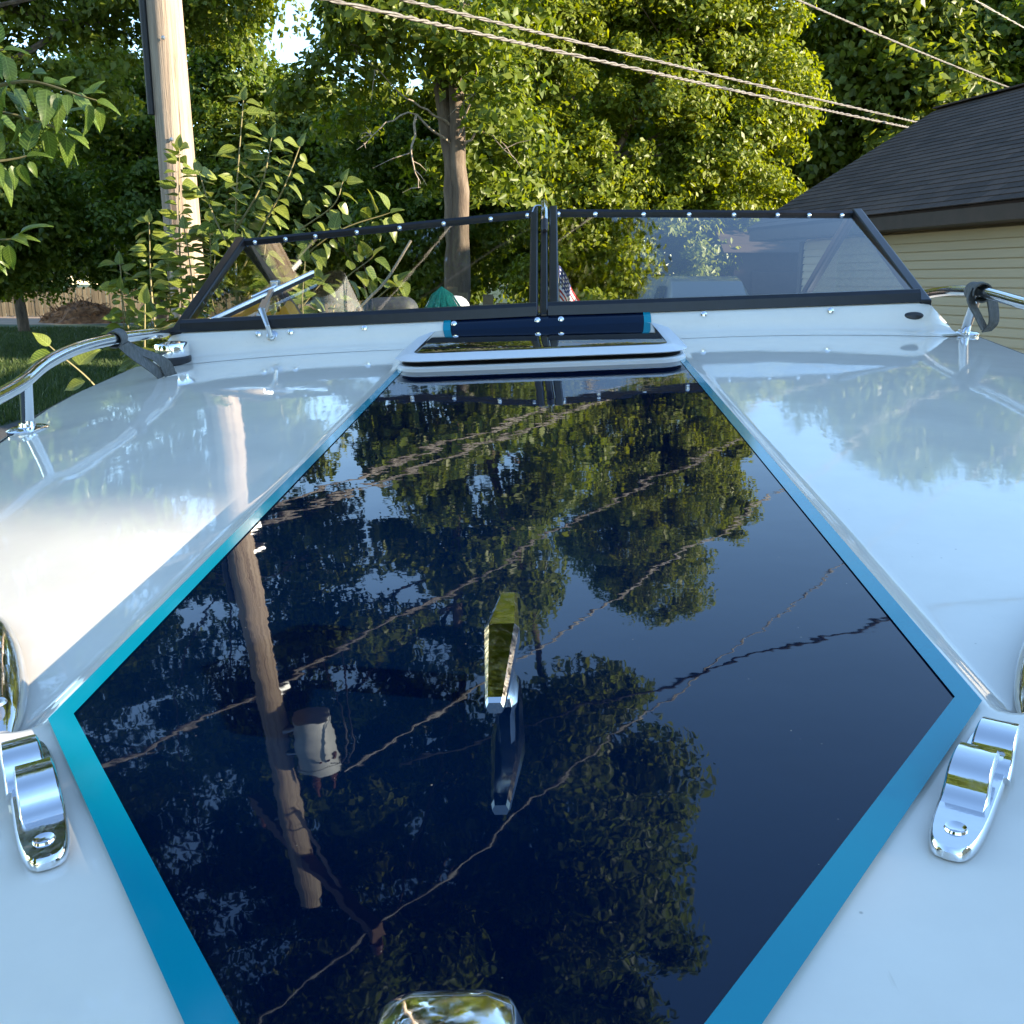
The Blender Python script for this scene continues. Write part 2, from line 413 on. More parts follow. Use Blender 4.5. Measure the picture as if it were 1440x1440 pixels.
# grass blades on the lawn beside the boat (one mass)
rng = np.random.default_rng(3)
def strips(name, base, h, wdt, mt, seed):
    r = np.random.default_rng(seed); n = len(base)
    a = r.uniform(0, 2 * np.pi, n); hh = h * r.uniform(0.5, 1.3, n)
    dx = np.stack([np.cos(a), np.sin(a), np.zeros(n)], 1) * (wdt / 2)
    lean = r.normal(0, 0.35, (n, 3)) * hh[:, None]; lean[:, 2] = hh
    V = np.stack([base - dx, base + dx, base + lean], 1).reshape(-1, 3)
    me = bpy.data.meshes.new(name); me.vertices.add(3 * n); me.vertices.foreach_set('co', V.ravel())
    me.loops.add(3 * n); me.loops.foreach_set('vertex_index', np.arange(3 * n, dtype=np.int32))
    me.polygons.add(n); me.polygons.foreach_set('loop_start', np.arange(0, 3 * n, 3, dtype=np.int32))
    me.materials.append(mt); me.update(calc_edges=True)
    o = bpy.data.objects.new(name, me); COL.objects.link(o); return o
nb = 110000
yy = 6 + 38 * rng.random(nb) ** 1.3
xx = -yy * (0.12 + 0.50 * rng.random(nb)) - 1.0
keep = ~((xx > -7.25) & (yy < 15.65)) & (((xx - cx) / 17.5) ** 2 + ((yy - cy) / 8) ** 2 > 1)
tag(strips('grass', np.stack([xx, yy, np.zeros(nb)], 1)[keep], 0.11, 0.03, M['grass_blade'], 4), 'short green grass of the lawn left of the boat', 'grass', kind='stuff')

# ------------------------------------------------------------------ trees
def leaf_mesh(name, P, N, size, mt, seed, asp=0.55):
    """P leaf positions, N leaf normals: one kite-shaped folded leaf each"""
    r = np.random.default_rng(seed); n = len(P)
    t = r.normal(0, 1, (n, 3)); t[:, 2] -= 0.5
    t -= N * (t * N).sum(1, keepdims=True); t /= np.linalg.norm(t, axis=1, keepdims=True) + 1e-9
    s = np.cross(N, t)
    L = size * r.uniform(0.6, 1.25, n)[:, None]; W = L * asp * r.uniform(0.8, 1.2, n)[:, None]
    fold = L * r.uniform(-0.02, 0.16, n)[:, None]
    v0 = P - t * L * 0.5; v2 = P + t * L * 0.5 - N * fold * 0.8
    v1 = P + s * W * 0.5 + N * fold - t * L * 0.08; v3 = P - s * W * 0.5 + N * fold - t * L * 0.08
    V = np.stack([v0, v1, v2, v3], 1).reshape(-1, 3).astype(np.float32)
    i = np.arange(n, dtype=np.int32)[:, None] * 4
    T = np.concatenate([i, i + 1, i + 2, i, i + 2, i + 3], 1).ravel()
    me = bpy.data.meshes.new(name)
    me.vertices.add(4 * n); me.vertices.foreach_set('co', V.ravel())
    me.loops.add(6 * n); me.loops.foreach_set('vertex_index', T)
    me.polygons.add(2 * n); me.polygons.foreach_set('loop_start', np.arange(0, 6 * n, 3, dtype=np.int32))
    me.materials.append(mt); me.update(calc_edges=True)
    return me

def crown_points(lobes, n_clump, per, rc, seed, outer=0.45, flat=0.6, shell=0.0):
    """lobes: list of (centre, radii). Returns leaf positions, normals, clump centres"""
    r = np.random.default_rng(seed)
    vol = np.array([l[1][0] * l[1][1] * l[1][2] for l in lobes]) ** 0.67
    pick = r.choice(len(lobes), n_clump, p=vol / vol.sum())
    C0 = np.array([l[0] for l in lobes], float)[pick]; Rr = np.array([l[1] for l in lobes], float)[pick]
    d = r.normal(0, 1, (n_clump, 3)); d /= np.linalg.norm(d, axis=1, keepdims=True)
    rad = outer + (1 - outer) * r.random((n_clump, 1)) ** 0.6
    CC = C0 + d * Rr * rad
    k = per * n_clump
    idx = np.repeat(np.arange(n_clump), per)
    e = r.normal(0, 1, (k, 3)); e /= np.linalg.norm(e, axis=1, keepdims=True)
    sc = rc * r.uniform(0.55, 1.25, n_clump)[idx][:, None]
    q = e * sc * r.random((k, 1)) ** 0.45; q[:, 2] *= flat
    q[:, 2] -= 0.35 * (q[:, 0] ** 2 + q[:, 1] ** 2) / rc
    P = CC[idx] + q
    N = d[idx] * 0.55 + e * 0.5 + np.array([0, 0, 0.45]) + r.normal(0, 0.55, (k, 3))
    N /= np.linalg.norm(N, axis=1, keepdims=True)
    return P, N, CC

def make_lobes(c, rad, n, seed, f=0.5):
    r = np.random.default_rng(seed); o = [(np.array(c), np.array(rad) * 0.72)]
    for i in range(n):
        d = r.normal(0, 1, 3); d /= np.linalg.norm(d)
        o.append((np.array(c) + d * np.array(rad) * r.uniform(0.5, 0.72), np.array(rad) * f * r.uniform(0.65, 1.05) * np.array([1, 1, 0.8])))
    return o

def trunk_builder(stems, limbs, seed, br=0.035):
    """stems: list of (points, radii); limbs: list of tips joined to the nearest lower stem point"""
    g = MB(); rd = random.Random(seed); allp = []
    for pts, rad in stems:
        sp = smooth_path(pts, 5)
        rr = np.interp(np.linspace(0, len(rad) - 1, len(sp)), range(len(rad)), rad)
        g.tube([p + Vector((rd.gauss(0, .012), rd.gauss(0, .012), 0)) for p in sp], [q * rd.uniform(.93, 1.08) for q in rr], 10)
        allp += [(Vector(p), r_) for p, r_ in zip(sp, rr)]
    for t in limbs:
        t = Vector(t)
        cand = [(p, r_) for p, r_ in allp if p.z < t.z - 0.25 * math.hypot(p.x - t.x, p.y - t.y)]
        if not cand: cand = allp
        p, r_ = min(cand, key=lambda q: (q[0] - t).length)
        L = (t - p).length
        a = p.lerp(t, 0.35) + Vector((rd.gauss(0, .06), rd.gauss(0, .06), rd.gauss(0.05, .05))) * L
        b = p.lerp(t, 0.7) + Vector((rd.gauss(0, .06), rd.gauss(0, .06), rd.gauss(0.06, .05))) * L
        r0 = min(r_ * 0.6, br * (0.6 + 0.25 * L))
        sp = smooth_path([p, a, b, t], 3)
        g.tube(sp, np.linspace(r0, 0.006, len(sp)), 5, caps=False)
    return g

def tree(name, label, base, stems, lobes, n_clump, per, rc, size, lm, seed, group=None, limbs=30, cat='tree', outer=0.45, flat=0.6, asp=0.55):
    root = empty(name, base)
    P, N, CC = crown_points(lobes, n_clump, per, rc, seed, outer, flat)
    me = leaf_mesh('crown', P, N, size, lm, seed + 1, asp)
    cr = bpy.data.objects.new('crown', me); COL.objects.link(cr); cr.parent = root; cr['kind'] = 'stuff'
    rd = random.Random(seed); tips = [CC[i] for i in rd.sample(range(len(CC)), min(limbs, len(CC)))]
    trunk_builder(stems, tips, seed).build('trunk', M['bark'], root, smooth=60)
    tag(root, label, cat, group)
    return root

# tall two-stemmed tree straight ahead, its crown above the picture and in the reflection
B = (-0.75, 13.0, 0)
st = [([(0, 0, 0), (0.0, 0, 1.7), (0.02, 0, 2.9), (-0.04, 0, 3.9), (-0.28, 0.1, 5.3), (-0.6, 0.3, 8.5), (-0.9, 0.2, 12.5)], [0.2, 0.145, 0.13, 0.11, 0.09, 0.065, 0.03]),
      ([(0.12, -0.05, 0.1), (0.10, -0.1, 1.6), (0.1, -0.1, 2.8), (0.07, -0.08, 4.3), (0.16, 0, 5.4), (0.6, 0.1, 8.5), (0.5, -0.2, 12.8)], [0.15, 0.12, 0.105, 0.09, 0.075, 0.05, 0.025])]
lb = [((-0.6, -0.3, 12.2), (2.6, 2.4, 2.4)), ((-2.6, 0.2, 9.6), (1.9, 2.0, 1.5)), ((0.9, -0.9, 10.2), (1.7, 1.6, 1.6)), ((-0.8, 0.6, 7.6), (1.9, 1.8, 1.1)),
      ((-3.4, 0.4, 12.0), (1.7, 1.7, 1.4)), ((1.2, -2.2, 11.7), (1.3, 1.6, 1.2)), ((-1.4, -2.6, 12.8), (2.0, 1.8, 1.3)), ((0.3, 0.2, 5.9), (1.3, 1.2, 0.9)), ((.1, -.6, 4.9), (.7, .5, .5)), ((-.7, -.3, 5.2), (.7, .6, .5)), ((.5, -.5, 4.2), (.5, .4, .4)),
      ((-1.5, 0.9, 4.5), (0.9, 0.9, 0.8)), ((-0.2, 0.3, 14.6), (1.7, 1.6, 1.2)), ((0.2, 1.2, 3.9), (1.0, 0.8, 0.8)), ((-1.8, -3.6, 11.0), (1.5, 1.5, 0.9))]
tree('tall_tree', 'tall tree with two grey brown stems behind the left windshield pane', B, st, lb, 700, 230, 0.55, 0.135, M['tall_leaf'], 11, limbs=70, flat=0.55)
# dead snag branches on that tree: part of it
g = MB(); V = Vector; rd = random.Random(77)
for pts in ([(-0.02, -.1, 3.87), (-.3, -.3, 4.0), (-.62, -.4, 4.2), (-1.15, -.5, 4.7)], [(-0.02, -.12, 3.66), (-.4, -.4, 3.92), (-.75, -.5, 3.85), (-1.1, -.6, 3.5)],
            [(.12, -.12, 3.6), (.4, -.4, 3.75), (.75, -.6, 3.45)], [(-.38, -.4, 3.92), (-.45, -.5, 3.5), (-.36, -.5, 3.1)], [(.1, -.15, 3.72), (.3, -.5, 4.15), (.34, -.6, 4.5)]):
    sp = smooth_path(pts, 4); g.tube([p + V((rd.gauss(0, .012), rd.gauss(0, .012), rd.gauss(0, .018))) for p in sp], np.linspace(0.018, 0.004, len(sp)), 5)
    for _k in range(5):
        p = sp[rd.randrange(4, len(sp))]; q = p + V((rd.gauss(0, .16), rd.gauss(0, .1), rd.gauss(-.02, .14))); g.tube([p, p.lerp(q, .5) + V((0, 0, .02)), q], [.007, .005, .002], 4)
root_tall = bpy.data.objects['tall_tree']
tag(g.build('dead_branches', M['twig'], root_tall, smooth=60), 'bare pale dead branches on the trunk')

# bright maple right of centre
KM = 1.56
B = (0.8 * KM, 15.2 * KM, 0)
def mz(p): return (p[0] * KM, p[1] * KM, 2 + (p[2] - 2) * KM if p[2] > 0 else 0)
st = [([mz(p) for p in [(0, 0, 0), (-.02, 0, 1.6), (.03, 0, 3.4), (.1, .1, 5.5), (.5, 0, 8.2)]], [0.24, 0.2, 0.16, 0.1, 0.04]), ([mz(p) for p in [(.0, 0, 2.4), (.8, -.2, 4.0), (1.6, -.3, 5.6)]], [0.12, 0.08, 0.03])]
lb = [((1.0, 0, 4.6), (2.0, 1.2, 2.5)), ((2.2, -.3, 3.7), (.95, .8, .75)), ((1.95, -.2, 5.3), (1.0, .8, .8)), ((3.05, -.1, 4.15), (.42, .5, .35)), ((2.75, -.1, 5.75), (.45, .5, .4)), ((2.95, -.2, 3.1), (.4, .4, .4)), ((2.2, 0, 6.7), (.6, .6, .5)), ((2.5, 0, 3.3), (.6, .6, .5)), ((1.4, -.4, 2.5), (1.1, .9, 1.0)), ((0.2, -.5, 3.4), (1.0, .9, 1.1)),
      ((0.6, -.2, 6.6), (1.5, 1.1, 1.3)), ((1.5, -.1, 7.3), (1.2, 1.0, 1.1)), ((2.7, -.1, 4.7), (0.75, 0.8, 0.7)), ((-.4, -.1, 5.2), (0.9, 1.0, 1.0)), ((0.5, 0, 8.2), (0.9, 0.9, 0.8)), ((.2, -.4, 1.9), (1.0, .8, .7)), ((1.2, -.2, 8.7), (.8, .8, .7))]
lb = [(mz(c), tuple(q * KM for q in r_)) for c, r_ in lb]
tree('maple_tree', 'bright yellow green maple with drooping leaves right of the windshield post', B, st, lb, 900, 210, 0.52, 0.14, M['maple_leaf'], 21, limbs=60, outer=0.55, flat=0.75)

# overhanging tree at the upper left, trunk outside the picture
B = (-9.5, 14.5, 0)
st = [([(0, 0, 0), (0.1, 0, 3), (0.4, 0, 6), (0.9, -.2, 10), (1.2, 0, 13)], [0.35, 0.27, 0.22, 0.12, 0.04]), ([(0.2, 0, 4.2), (2.0, -.3, 6.4), (4.6, -.2, 7.4)], [0.16, 0.09, 0.03])]
lb = [((0.5, 0, 10.5), (3.4, 3.0, 2.8)), ((3.0, -.2, 7.9), (2.0, 1.9, 1.2)), ((4.9, 0.2, 7.5), (1.6, 1.6, 1.0)), ((1.2, .4, 6.6), (1.9, 1.8, 1.1)), ((-1.6, 0, 7.2), (1.9, 1.9, 1.4)),
      ((3.4, -.8, 10.2), (2.0, 2.0, 1.6)), ((5.3, .2, 9.3), (1.4, 1.5, 1.1)), ((2.0, -2.0, 12.5), (2.0, 1.8, 1.4)), ((6.1, -.3, 6.9), (.9, 1.0, .6)), ((4.3, -2.0, 12.2), (1.5, 1.5, 1.1)), ((3.0, -4.5, 11.5), (2.0, 1.8, 1.2)), ((2.2, .5, 5.6), (1.9, 1.5, .9)), ((4.2, .6, 5.9), (1.6, 1.4, .8)), ((.4, .5, 5.2), (1.5, 1.5, 1.0)), ((5.4, .3, 6.0), (1.0, 1.0, .5)), ((1.6, .2, 4.6), (1.5, 1.2, .7)), ((3.4, .4, 5.0), (1.2, 1.2, .6))]
tree('overhanging_tree', 'olive green tree reaching over the utility pole at upper left', B, st, lb, 600, 200, 0.58, 0.125, M['olive_leaf'], 31, limbs=60, outer=0.35, flat=0.5)

# trees further back: three crown kinds shared by many individuals
protos = []
for i, (lm, hgt, wd, sd) in enumerate(((M['olive_leaf'], 9.5, 3.3, 41), (M['dark_leaf'], 11.0, 3.8, 47), (M['maple_leaf'], 8.0, 3.0, 53))):
    lobes = make_lobes((0, 0, hgt * 0.56), (wd, wd, hgt * 0.46), 13, sd, 0.5)
    P, N, CC = crown_points(lobes, 460, 150, 0.75, sd, 0.5, 0.65)
    keep = P[:, 2] > 0.3
    cm = leaf_mesh('crown', P[keep], N[keep], 0.205, lm, sd + 1, 0.6)
    stems = [([(0, 0, 0), (0.1, 0, hgt * .25), (-.1, .1, hgt * .5), (0.1, 0, hgt * .85)], [0.26, 0.2, 0.14, 0.04])]
    rd = random.Random(sd); tips = [CC[k] for k in rd.sample(range(len(CC)), 30)]
    tmo = trunk_builder(stems, tips, sd).build('trunk', M['bark'], None, smooth=60)
    protos.append((cm, tmo.data)); bpy.data.objects.remove(tmo)
def back_tree(k, x, y, s, rz, label, group, sz=1.0):
    root = empty('background_tree', (x, y, 0)); root.rotation_euler[2] = rz; root.scale = (s, s, s * sz)
    c = bpy.data.objects.new('crown', protos[k][0]); COL.objects.link(c); c.parent = root; c['kind'] = 'stuff'
    t = bpy.data.objects.new('trunk', protos[k][1]); COL.objects.link(t); t.parent = root
    tag(root, label, 'tree', group)
BT = [
    # x, y, scale, kind, label
    (-15.2, 28, 0.95, 0, 'sunlit olive tree leaning in at the left edge before the fence'),
    (-10.0, 31, 0.95, 1, 'dark green tree behind the utility pole, left of the pole'),
    (-6.9, 30, 0.90, 0, 'olive tree right behind the pole top, sunlit crown'),
    (-4.6, 34, 0.94, 2, 'light green sunlit tree below the blue sky gap'),
    (-2.0, 27, 0.74, 1, 'dark tree left of the two-stemmed trunk'),
    (1.0, 33, 1.05, 1, 'dark tree behind the two-stemmed trunk and the maple'),
    (6.2, 33, 1.25, 0, 'shaded tree between the bright maple and the garage roof'),
    (9.3, 28.5, 1.2, 0, 'tall olive tree with a visible trunk above the garage ridge'),
    (13.0, 28.5, 1.15, 1, 'dark green tree above the garage roof near the right edge'),
    (17, 31, 1.25, 0, 'olive tree at the far upper right edge'),
    (-19.5, 66, 1.05, 1, 'far dark tree behind the fence boards, right of the root pile'),
    (-25.5, 67, 1.1, 1, 'far dark tree behind the fence above the root pile'),
    (-31.5, 66, 1.15, 1, 'far dark tree behind the fence at the left edge'),
    (-14.0, 64, 1.05, 1, 'far dark tree behind the fence beside the sapling'),
    (-8.0, 62, 1.0, 1, 'far dark tree behind the fence near the pole'),
    (-2.5, 60, 1.0, 1, 'far dark tree seen left of the two-stemmed trunk'),
    (4.0, 58, 1.2, 1, 'far dark tree hidden mostly by the maple'),
    (-19.5, 40, 0.9, 1, 'shaded tree standing in front of the fence at far left'),
    (-9.0, 47, .75, 1, 'shaded tree before the fence, just left of the pole foot'),
    (-3.5, 44, .75, 1, 'shaded tree far behind the saplings'),
    (-15.0, 43, 0.9, 1, 'shaded tree in front of the fence between pole and left edge'),
]
for i, (x, y, s, k, lab) in enumerate(BT):
    back_tree(k, x, y, s, i * 2.1, lab, 'trees standing behind the yard')

# unseen building, narrow trees and shed, added to shade parts of the deck
def shade_house(name, label, x, y, lx, ly, h, rh, rz=0.0):
    o = empty(name, (x, y, 0)); o.rotation_euler[2] = rz
    g = MB(); g.add([(0, 0, 0), (lx, 0, 0), (lx, ly, 0), (0, ly, 0), (0, 0, h), (lx, 0, h), (lx, ly, h), (0, ly, h), (0, ly / 2, h + rh), (lx, ly / 2, h + rh)],
                    [(0, 1, 5, 4), (2, 3, 7, 6), (0, 4, 8, 7, 3), (1, 2, 6, 9, 5)]); g.build('wall', M['siding'], o)
    for sg in (0, 1):
        g = MB(); e = .15
        a = [(-e, -e if sg == 0 else ly + e, h - .1), (lx + e, -e if sg == 0 else ly + e, h - .1), (lx + e, ly / 2, h + rh + .02), (-e, ly / 2, h + rh + .02)]
        g.add(a + [(p[0], p[1], p[2] + .12) for p in a], [(0, 1, 2, 3), (7, 6, 5, 4), (0, 4, 5, 1), (1, 5, 6, 2), (2, 6, 7, 3), (3, 7, 4, 0)]); g.build('roof_slope', M['shingle'], o)
    for i in range(2):
        for k in range(max(1, int(h // 2.8))):
            g = MB(); g.box((-.01, ly * (i + .5) / 2, 1.5 + 2.7 * k), (.06, .9, 1.2)); f_ = g.build('window', M['hatch_white'], o)
            g = MB(); g.box((-.03, ly * (i + .5) / 2, 1.5 + 2.7 * k), (.06, .78, 1.08)); g.build('pane', M['car_glass'], f_)
    tag(o, label, 'shade_house')
shade_house('shade_house', 'added low tan building right behind the photographer, unseen, shading the bow', 6.0, -11.75, 8.0, 9.9, 4.9, 1.6, R(-16))  # added out of view to keep the low sun off the bow
lb = [((0, 0, z), (.85 * (1 - .5 * (z / 13) ** 3), .85 * (1 - .5 * (z / 13) ** 3), 1.3)) for z in np.arange(1.2, 12.6, .9)]
for cxy, lab_, sd_ in (((20.66, -4.12), 'nearer of two added tall narrow columnar trees far right, unseen, shading the deck', 77), ((23.68, -4.46), 'farther of two added tall narrow columnar trees far right, unseen, shading the deck', 78)):  # added unseen trees, placed to block sun from the aft deck
    tree('shade_columnar_tree', lab_, (*cxy, 0), [([(0, 0, 0), (0, 0, 5), (0, 0, 11)], [.2, .14, .03])], lb, 340, 70, .45, .24, M['dark_leaf'], sd_, limbs=10, outer=.1)
gs = empty('shade_shed', (9.0, -2.75, 0))  # added unseen block, its height set to shade the deck's right side
g = MB(); g.box((1.25, .85, 1.95), (2.5, 1.7, 3.9)); g.build('wall', M['siding'], gs)
g = MB(); g.box((1.25, .85, 3.98), (2.7, 1.9, .12)); g.build('roof', M['shingle'], gs, bevel=.02)
g = MB(); g.box((-.02, .85, 1.05), (.05, .9, 2.0)); d_ = g.build('door', M['brown_trim'], gs, bevel=.01)
g = MB(); g.tube([(-.06, 1.2, 1.0), (-.06, 1.2, 1.15)], .015, 8); g.build('handle', M['galv'], d_)
tag(gs, 'added tall narrow tan shed right of the photographer, unseen, shading the deck', 'shed')
for i, (x, y, s_, k) in enumerate(((-9, -9, 1.0, 1), (-15, -3, 1.1, 0), (13.0, 21.6, .5, 1))):  # added unseen trees: two darken the left pane's reflection, one shades the shed
    back_tree(k, x, y, s_, i * 1.3 + .4, ('added dark tree left behind the photographer, darkening the pane reflection', 'added olive tree beyond the left edge of the yard, darkening the pane reflection', 'added dark tree on the far side of the garage, shading the shed')[i], 'trees added outside the picture')

# ------------------------------------------------------------------ fence boards far left
fence = empty('board_fence', (-20, 57.5, 0))
pk = MB(); pk.add([(-.095, -.012, 0), (.095, -.012, 0), (.095, -.012, 1.55), (.06, -.012, 1.62), (-.06, -.012, 1.62), (-.095, -.012, 1.55),
                   (-.095, .012, 0), (.095, .012, 0), (.095, .012, 1.55), (.06, .012, 1.62), (-.06, .012, 1.62), (-.095, .012, 1.55)],
                  [(0, 1, 2, 3, 4, 5), (11, 10, 9, 8, 7, 6)] + [(k, k + 6, (k + 1) % 6 + 6, (k + 1) % 6) for k in range(6)])
pko = pk.build('fence_board', M['fence_wood'], fence); pko.location = (-14, 0, 0.03)
rd = random.Random(9)
for i in range(1, 150):
    o = inst(pko, 'fence_board', fence, Matrix.Translation((-14 + i * 0.215, rd.uniform(-.02, .02), 0.03 + rd.uniform(-.03, .03))) @ Matrix.Rotation(rd.uniform(-.012, .012), 4, 'Y'))
g = MB()
for z in (0.45, 1.25): g.box((2, 0.06, z), (32.2, 0.05, 0.09))
g.build('rail', M['fence_wood'], fence)
g = MB(); g.box((0, 0, 0.8), (0.1, 0.1, 1.6)); po = g.build('post', M['fence_wood'], fence); po.location = (-14, .14, 0)
for i in range(1, 13): inst(po, 'post', fence, Matrix.Translation((-14 + i * 2.6, .14, 0)))
tag(fence, 'weathered vertical board fence at the back of the yard, far left', 'fence')

# short weathered fence boards seen through the left windshield pane
sf = empty('short_fence', (-0.6, 12.2, 0))
for i, (x, h) in enumerate(((-.62, 1.56), (-.46, 1.62), (-.30, 1.6), (-.12, 1.93), (.0, 1.86), (.14, 1.72), (.31, 1.84), (.47, 1.74), (.63, 1.73), (.79, 1.69), (.95, 1.7))):
    g = MB(); g.box((0, 0, h / 2), (0.125, 0.025, h)); o = g.build('fence_board', M['fence_wood'], sf); o.location = (x, 0, 0)
g = MB(); g.box((.15, .05, .5), (1.8, .04, .09)); g.box((.15, .05, 1.3), (1.8, .04, .09)); g.build('rail', M['fence_wood'], sf)
tag(sf, 'short grey fence of uneven boards behind the left windshield pane', 'fence')

# uprooted brush and root pile
g = MB(); rd = random.Random(2); rt = empty('root_pile', (-20.9, 49, 0))
P = []
for j in range(9):
    row = []
    for i in range(33):
        a = 2 * math.pi * i / 32; f_ = j / 8
        rr = (1 - f_) * (1 + 0.16 * math.sin(3 * a) + 0.1 * math.sin(7 * a + 1)) + (rd.uniform(-.07, .07) if i < 32 else 0)
        if i == 32: row.append(row[0]); continue
        row.append((2.2 * rr * math.cos(a), 1.2 * rr * math.sin(a), 1.0 * (1 - (1 - f_) ** 1.7) + rd.uniform(-.09, .09) * (j > 0)))
    P.append(row)
g.grid(P); g.build('soil_mound', M['root_dirt'], rt)
g = MB()
for i in range(230):
    a = rd.uniform(0, 6.28); q = rd.random() ** .6; b = Vector((2.0 * q * math.cos(a), 1.1 * q * math.sin(a), 1.0 * (1 - q ** 1.7)))
    d = Vector((rd.gauss(0, 1), rd.gauss(0, 1), rd.gauss(.3, .5))).normalized() * rd.uniform(.25, .7)
    k = Vector((rd.gauss(0, .1), rd.gauss(0, .1), rd.gauss(0, .1)))
    g.tube([b, b + d * .5 + k, b + d], [.03, .022, .008], 4)
tag(g.build('roots', M['root_dirt'], rt), kind='stuff')
tag(rt, 'rusty brown heap of uprooted stump roots before the fence', 'root pile')

# ------------------------------------------------------------------ garage
ga = empty('garage', (4.32, 16.5, 0)); GA = R(12.7)
ga.rotation_euler[2] = GA      # local +Y runs away along the wall, local +X into the building
GL, GW = 7.6, 6.94            # length towards the camera, width
WH, EZ, RZ = 2.62, 2.89, 4.93
OH = 0.42                      # eave overhang
EY = 1.1                       # roof oversails the far end
g = MB()
x0, x1 = OH + .03, GW - OH - .03
g.add([(x0, 0, 0), (x1, 0, 0), (x1, 0, WH), (GW / 2, 0, RZ - .22), (x0, 0, WH), (x0, -GL, 0), (x1, -GL, 0), (x1, -GL, WH), (GW / 2, -GL, RZ - .22), (x0, -GL, WH)],
      [(0, 1, 2, 3, 4), (9, 8, 7, 6, 5), (0, 4, 9, 5), (1, 6, 7, 2)])
g.build('wall', M['siding'], ga)
# lap siding boards on the wall facing the yard
sb = MB(); sb.add([(0, 0, 0), (-.030, 0, 0.0), (-.018, 0, .099), (0, 0, .099), (0, -GL, 0), (-.030, -GL, 0), (-.018, -GL, .099), (0, -GL, .099)],
                  [(0, 3, 2, 1), (4, 5, 6, 7), (1, 2, 6, 5), (0, 1, 5, 4), (2, 3, 7, 6)])
sbo = sb.build('siding_board', M['siding'], ga); sbo.location = (x0 - .001, 0, .1)
for i in range(1, 22): inst(sbo, 'siding_board', ga, Matrix.Translation((x0 - .001, 0, .1 + i * .114)))
g = MB(); g.box((x0 - .02, .015, WH / 2), (.09, .09, WH)); g.build('corner_trim', M['brown_trim'], ga, bevel=.006)
g = MB(); g.box((.02, (EY - GL) / 2, EZ - .12), (.035, GL + EY, .22)); g.build('fascia', M['brown_trim'], ga)
g = MB(); g.box((.02 + OH / 2 + .02, (EY - GL) / 2, EZ - .225), (OH + .02, GL + EY - .02, .015)); g.build('soffit', M['brown_trim'], ga)
pit = math.atan2(RZ - EZ, GW / 2); SL = math.hypot(RZ - EZ, GW / 2)
g = MB()
for sgn in (1, -1):
    cxm = GW / 2 - sgn * GW / 4
    g.box((cxm, (EY - GL) / 2, (EZ + RZ) / 2 - .055), (SL, GL + EY, .05), Matrix.Rotation(-sgn * pit, 3, 'Y'))
g.build('roof_deck', M['brown_trim'], ga)
g = MB(); 
for sgn in (1, -1): g.box((GW / 2 - sgn * GW / 4, EY + .015, (EZ + RZ) / 2 - .09), (SL, .03, .16), Matrix.Rotation(-sgn * pit, 3, 'Y'))
g.build('rake_board', M['brown_trim'], ga)
# shingle courses, one strip each
NC = 27; cw = SL / NC
sh = MB(); sh.add([(-.01, 0, .004), (cw + .03, 0, -.004), (-.01, 0, .016), (cw + .03, 0, .004), (-.01, -GL - EY - .04, .004), (cw + .03, -GL - EY - .04, -.004), (-.01, -GL - EY - .04, .016), (cw + .03, -GL - EY - .04, .004)],
                  [(0, 1, 3, 2), (4, 6, 7, 5), (2, 3, 7, 6), (0, 2, 6, 4), (1, 5, 7, 3), (0, 4, 5, 1)])
sho = sh.build('shingle_course', M['shingle'], ga)
ro = Matrix.Rotation(-pit, 4, 'Y')
for i in range(NC):
    mt = Matrix.Translation((math.cos(pit) * cw * i - .03, EY + .03, EZ - .022 + math.sin(pit) * cw * i)) @ ro
    if i == 0: sho.matrix_local = mt
    else: inst(sho, 'shingle_course', ga, mt)
g = MB(); g.box((GW / 2 + GW / 4, (EY - GL) / 2, (EZ + RZ) / 2 - .02), (SL + .03, GL + EY + .06, .02), Matrix.Rotation(pit, 3, 'Y')); g.build('roof_slope', M['shingle'], ga)
g = MB(); g.prism((GW / 2, EY + .03, RZ + .0), (GW / 2, -GL - .02, RZ + .0), .26, .03); g.build('ridge_cap', M['shingle'], ga, bevel=.008)
tag(ga, 'tan sided garage with dark brown shingle roof at the right', 'garage')

# added dark shed, stands in for the dark gap beyond the garage
sd = empty('dark_gap_shed', (4.7, 22.4, 0))
g = MB(); g.box((3.2, 1.5, 1.35), (6.0, 3, 2.7)); g.build('wall', M['brown_trim'], sd)
g = MB()
g.add([(-.1, -.3, 2.6), (6.5, -.3, 2.6), (6.5, 3.3, 2.6), (-.1, 3.3, 2.6), (-.1, 1.5, 3.5), (6.5, 1.5, 3.5)], [(0, 1, 5, 4), (2, 3, 4, 5), (0, 4, 3), (1, 2, 5), (0, 3, 2, 1)])
g.build('roof', M['shingle'], sd)
g = MB(); g.box((1.6, -.02, 1.1), (2.0, .05, 2.2)); g.build('door', M['brown_trim'], sd, bevel=.01)
tag(sd, 'added dark brown shed standing in for the dark gap behind the parked van', 'shed')

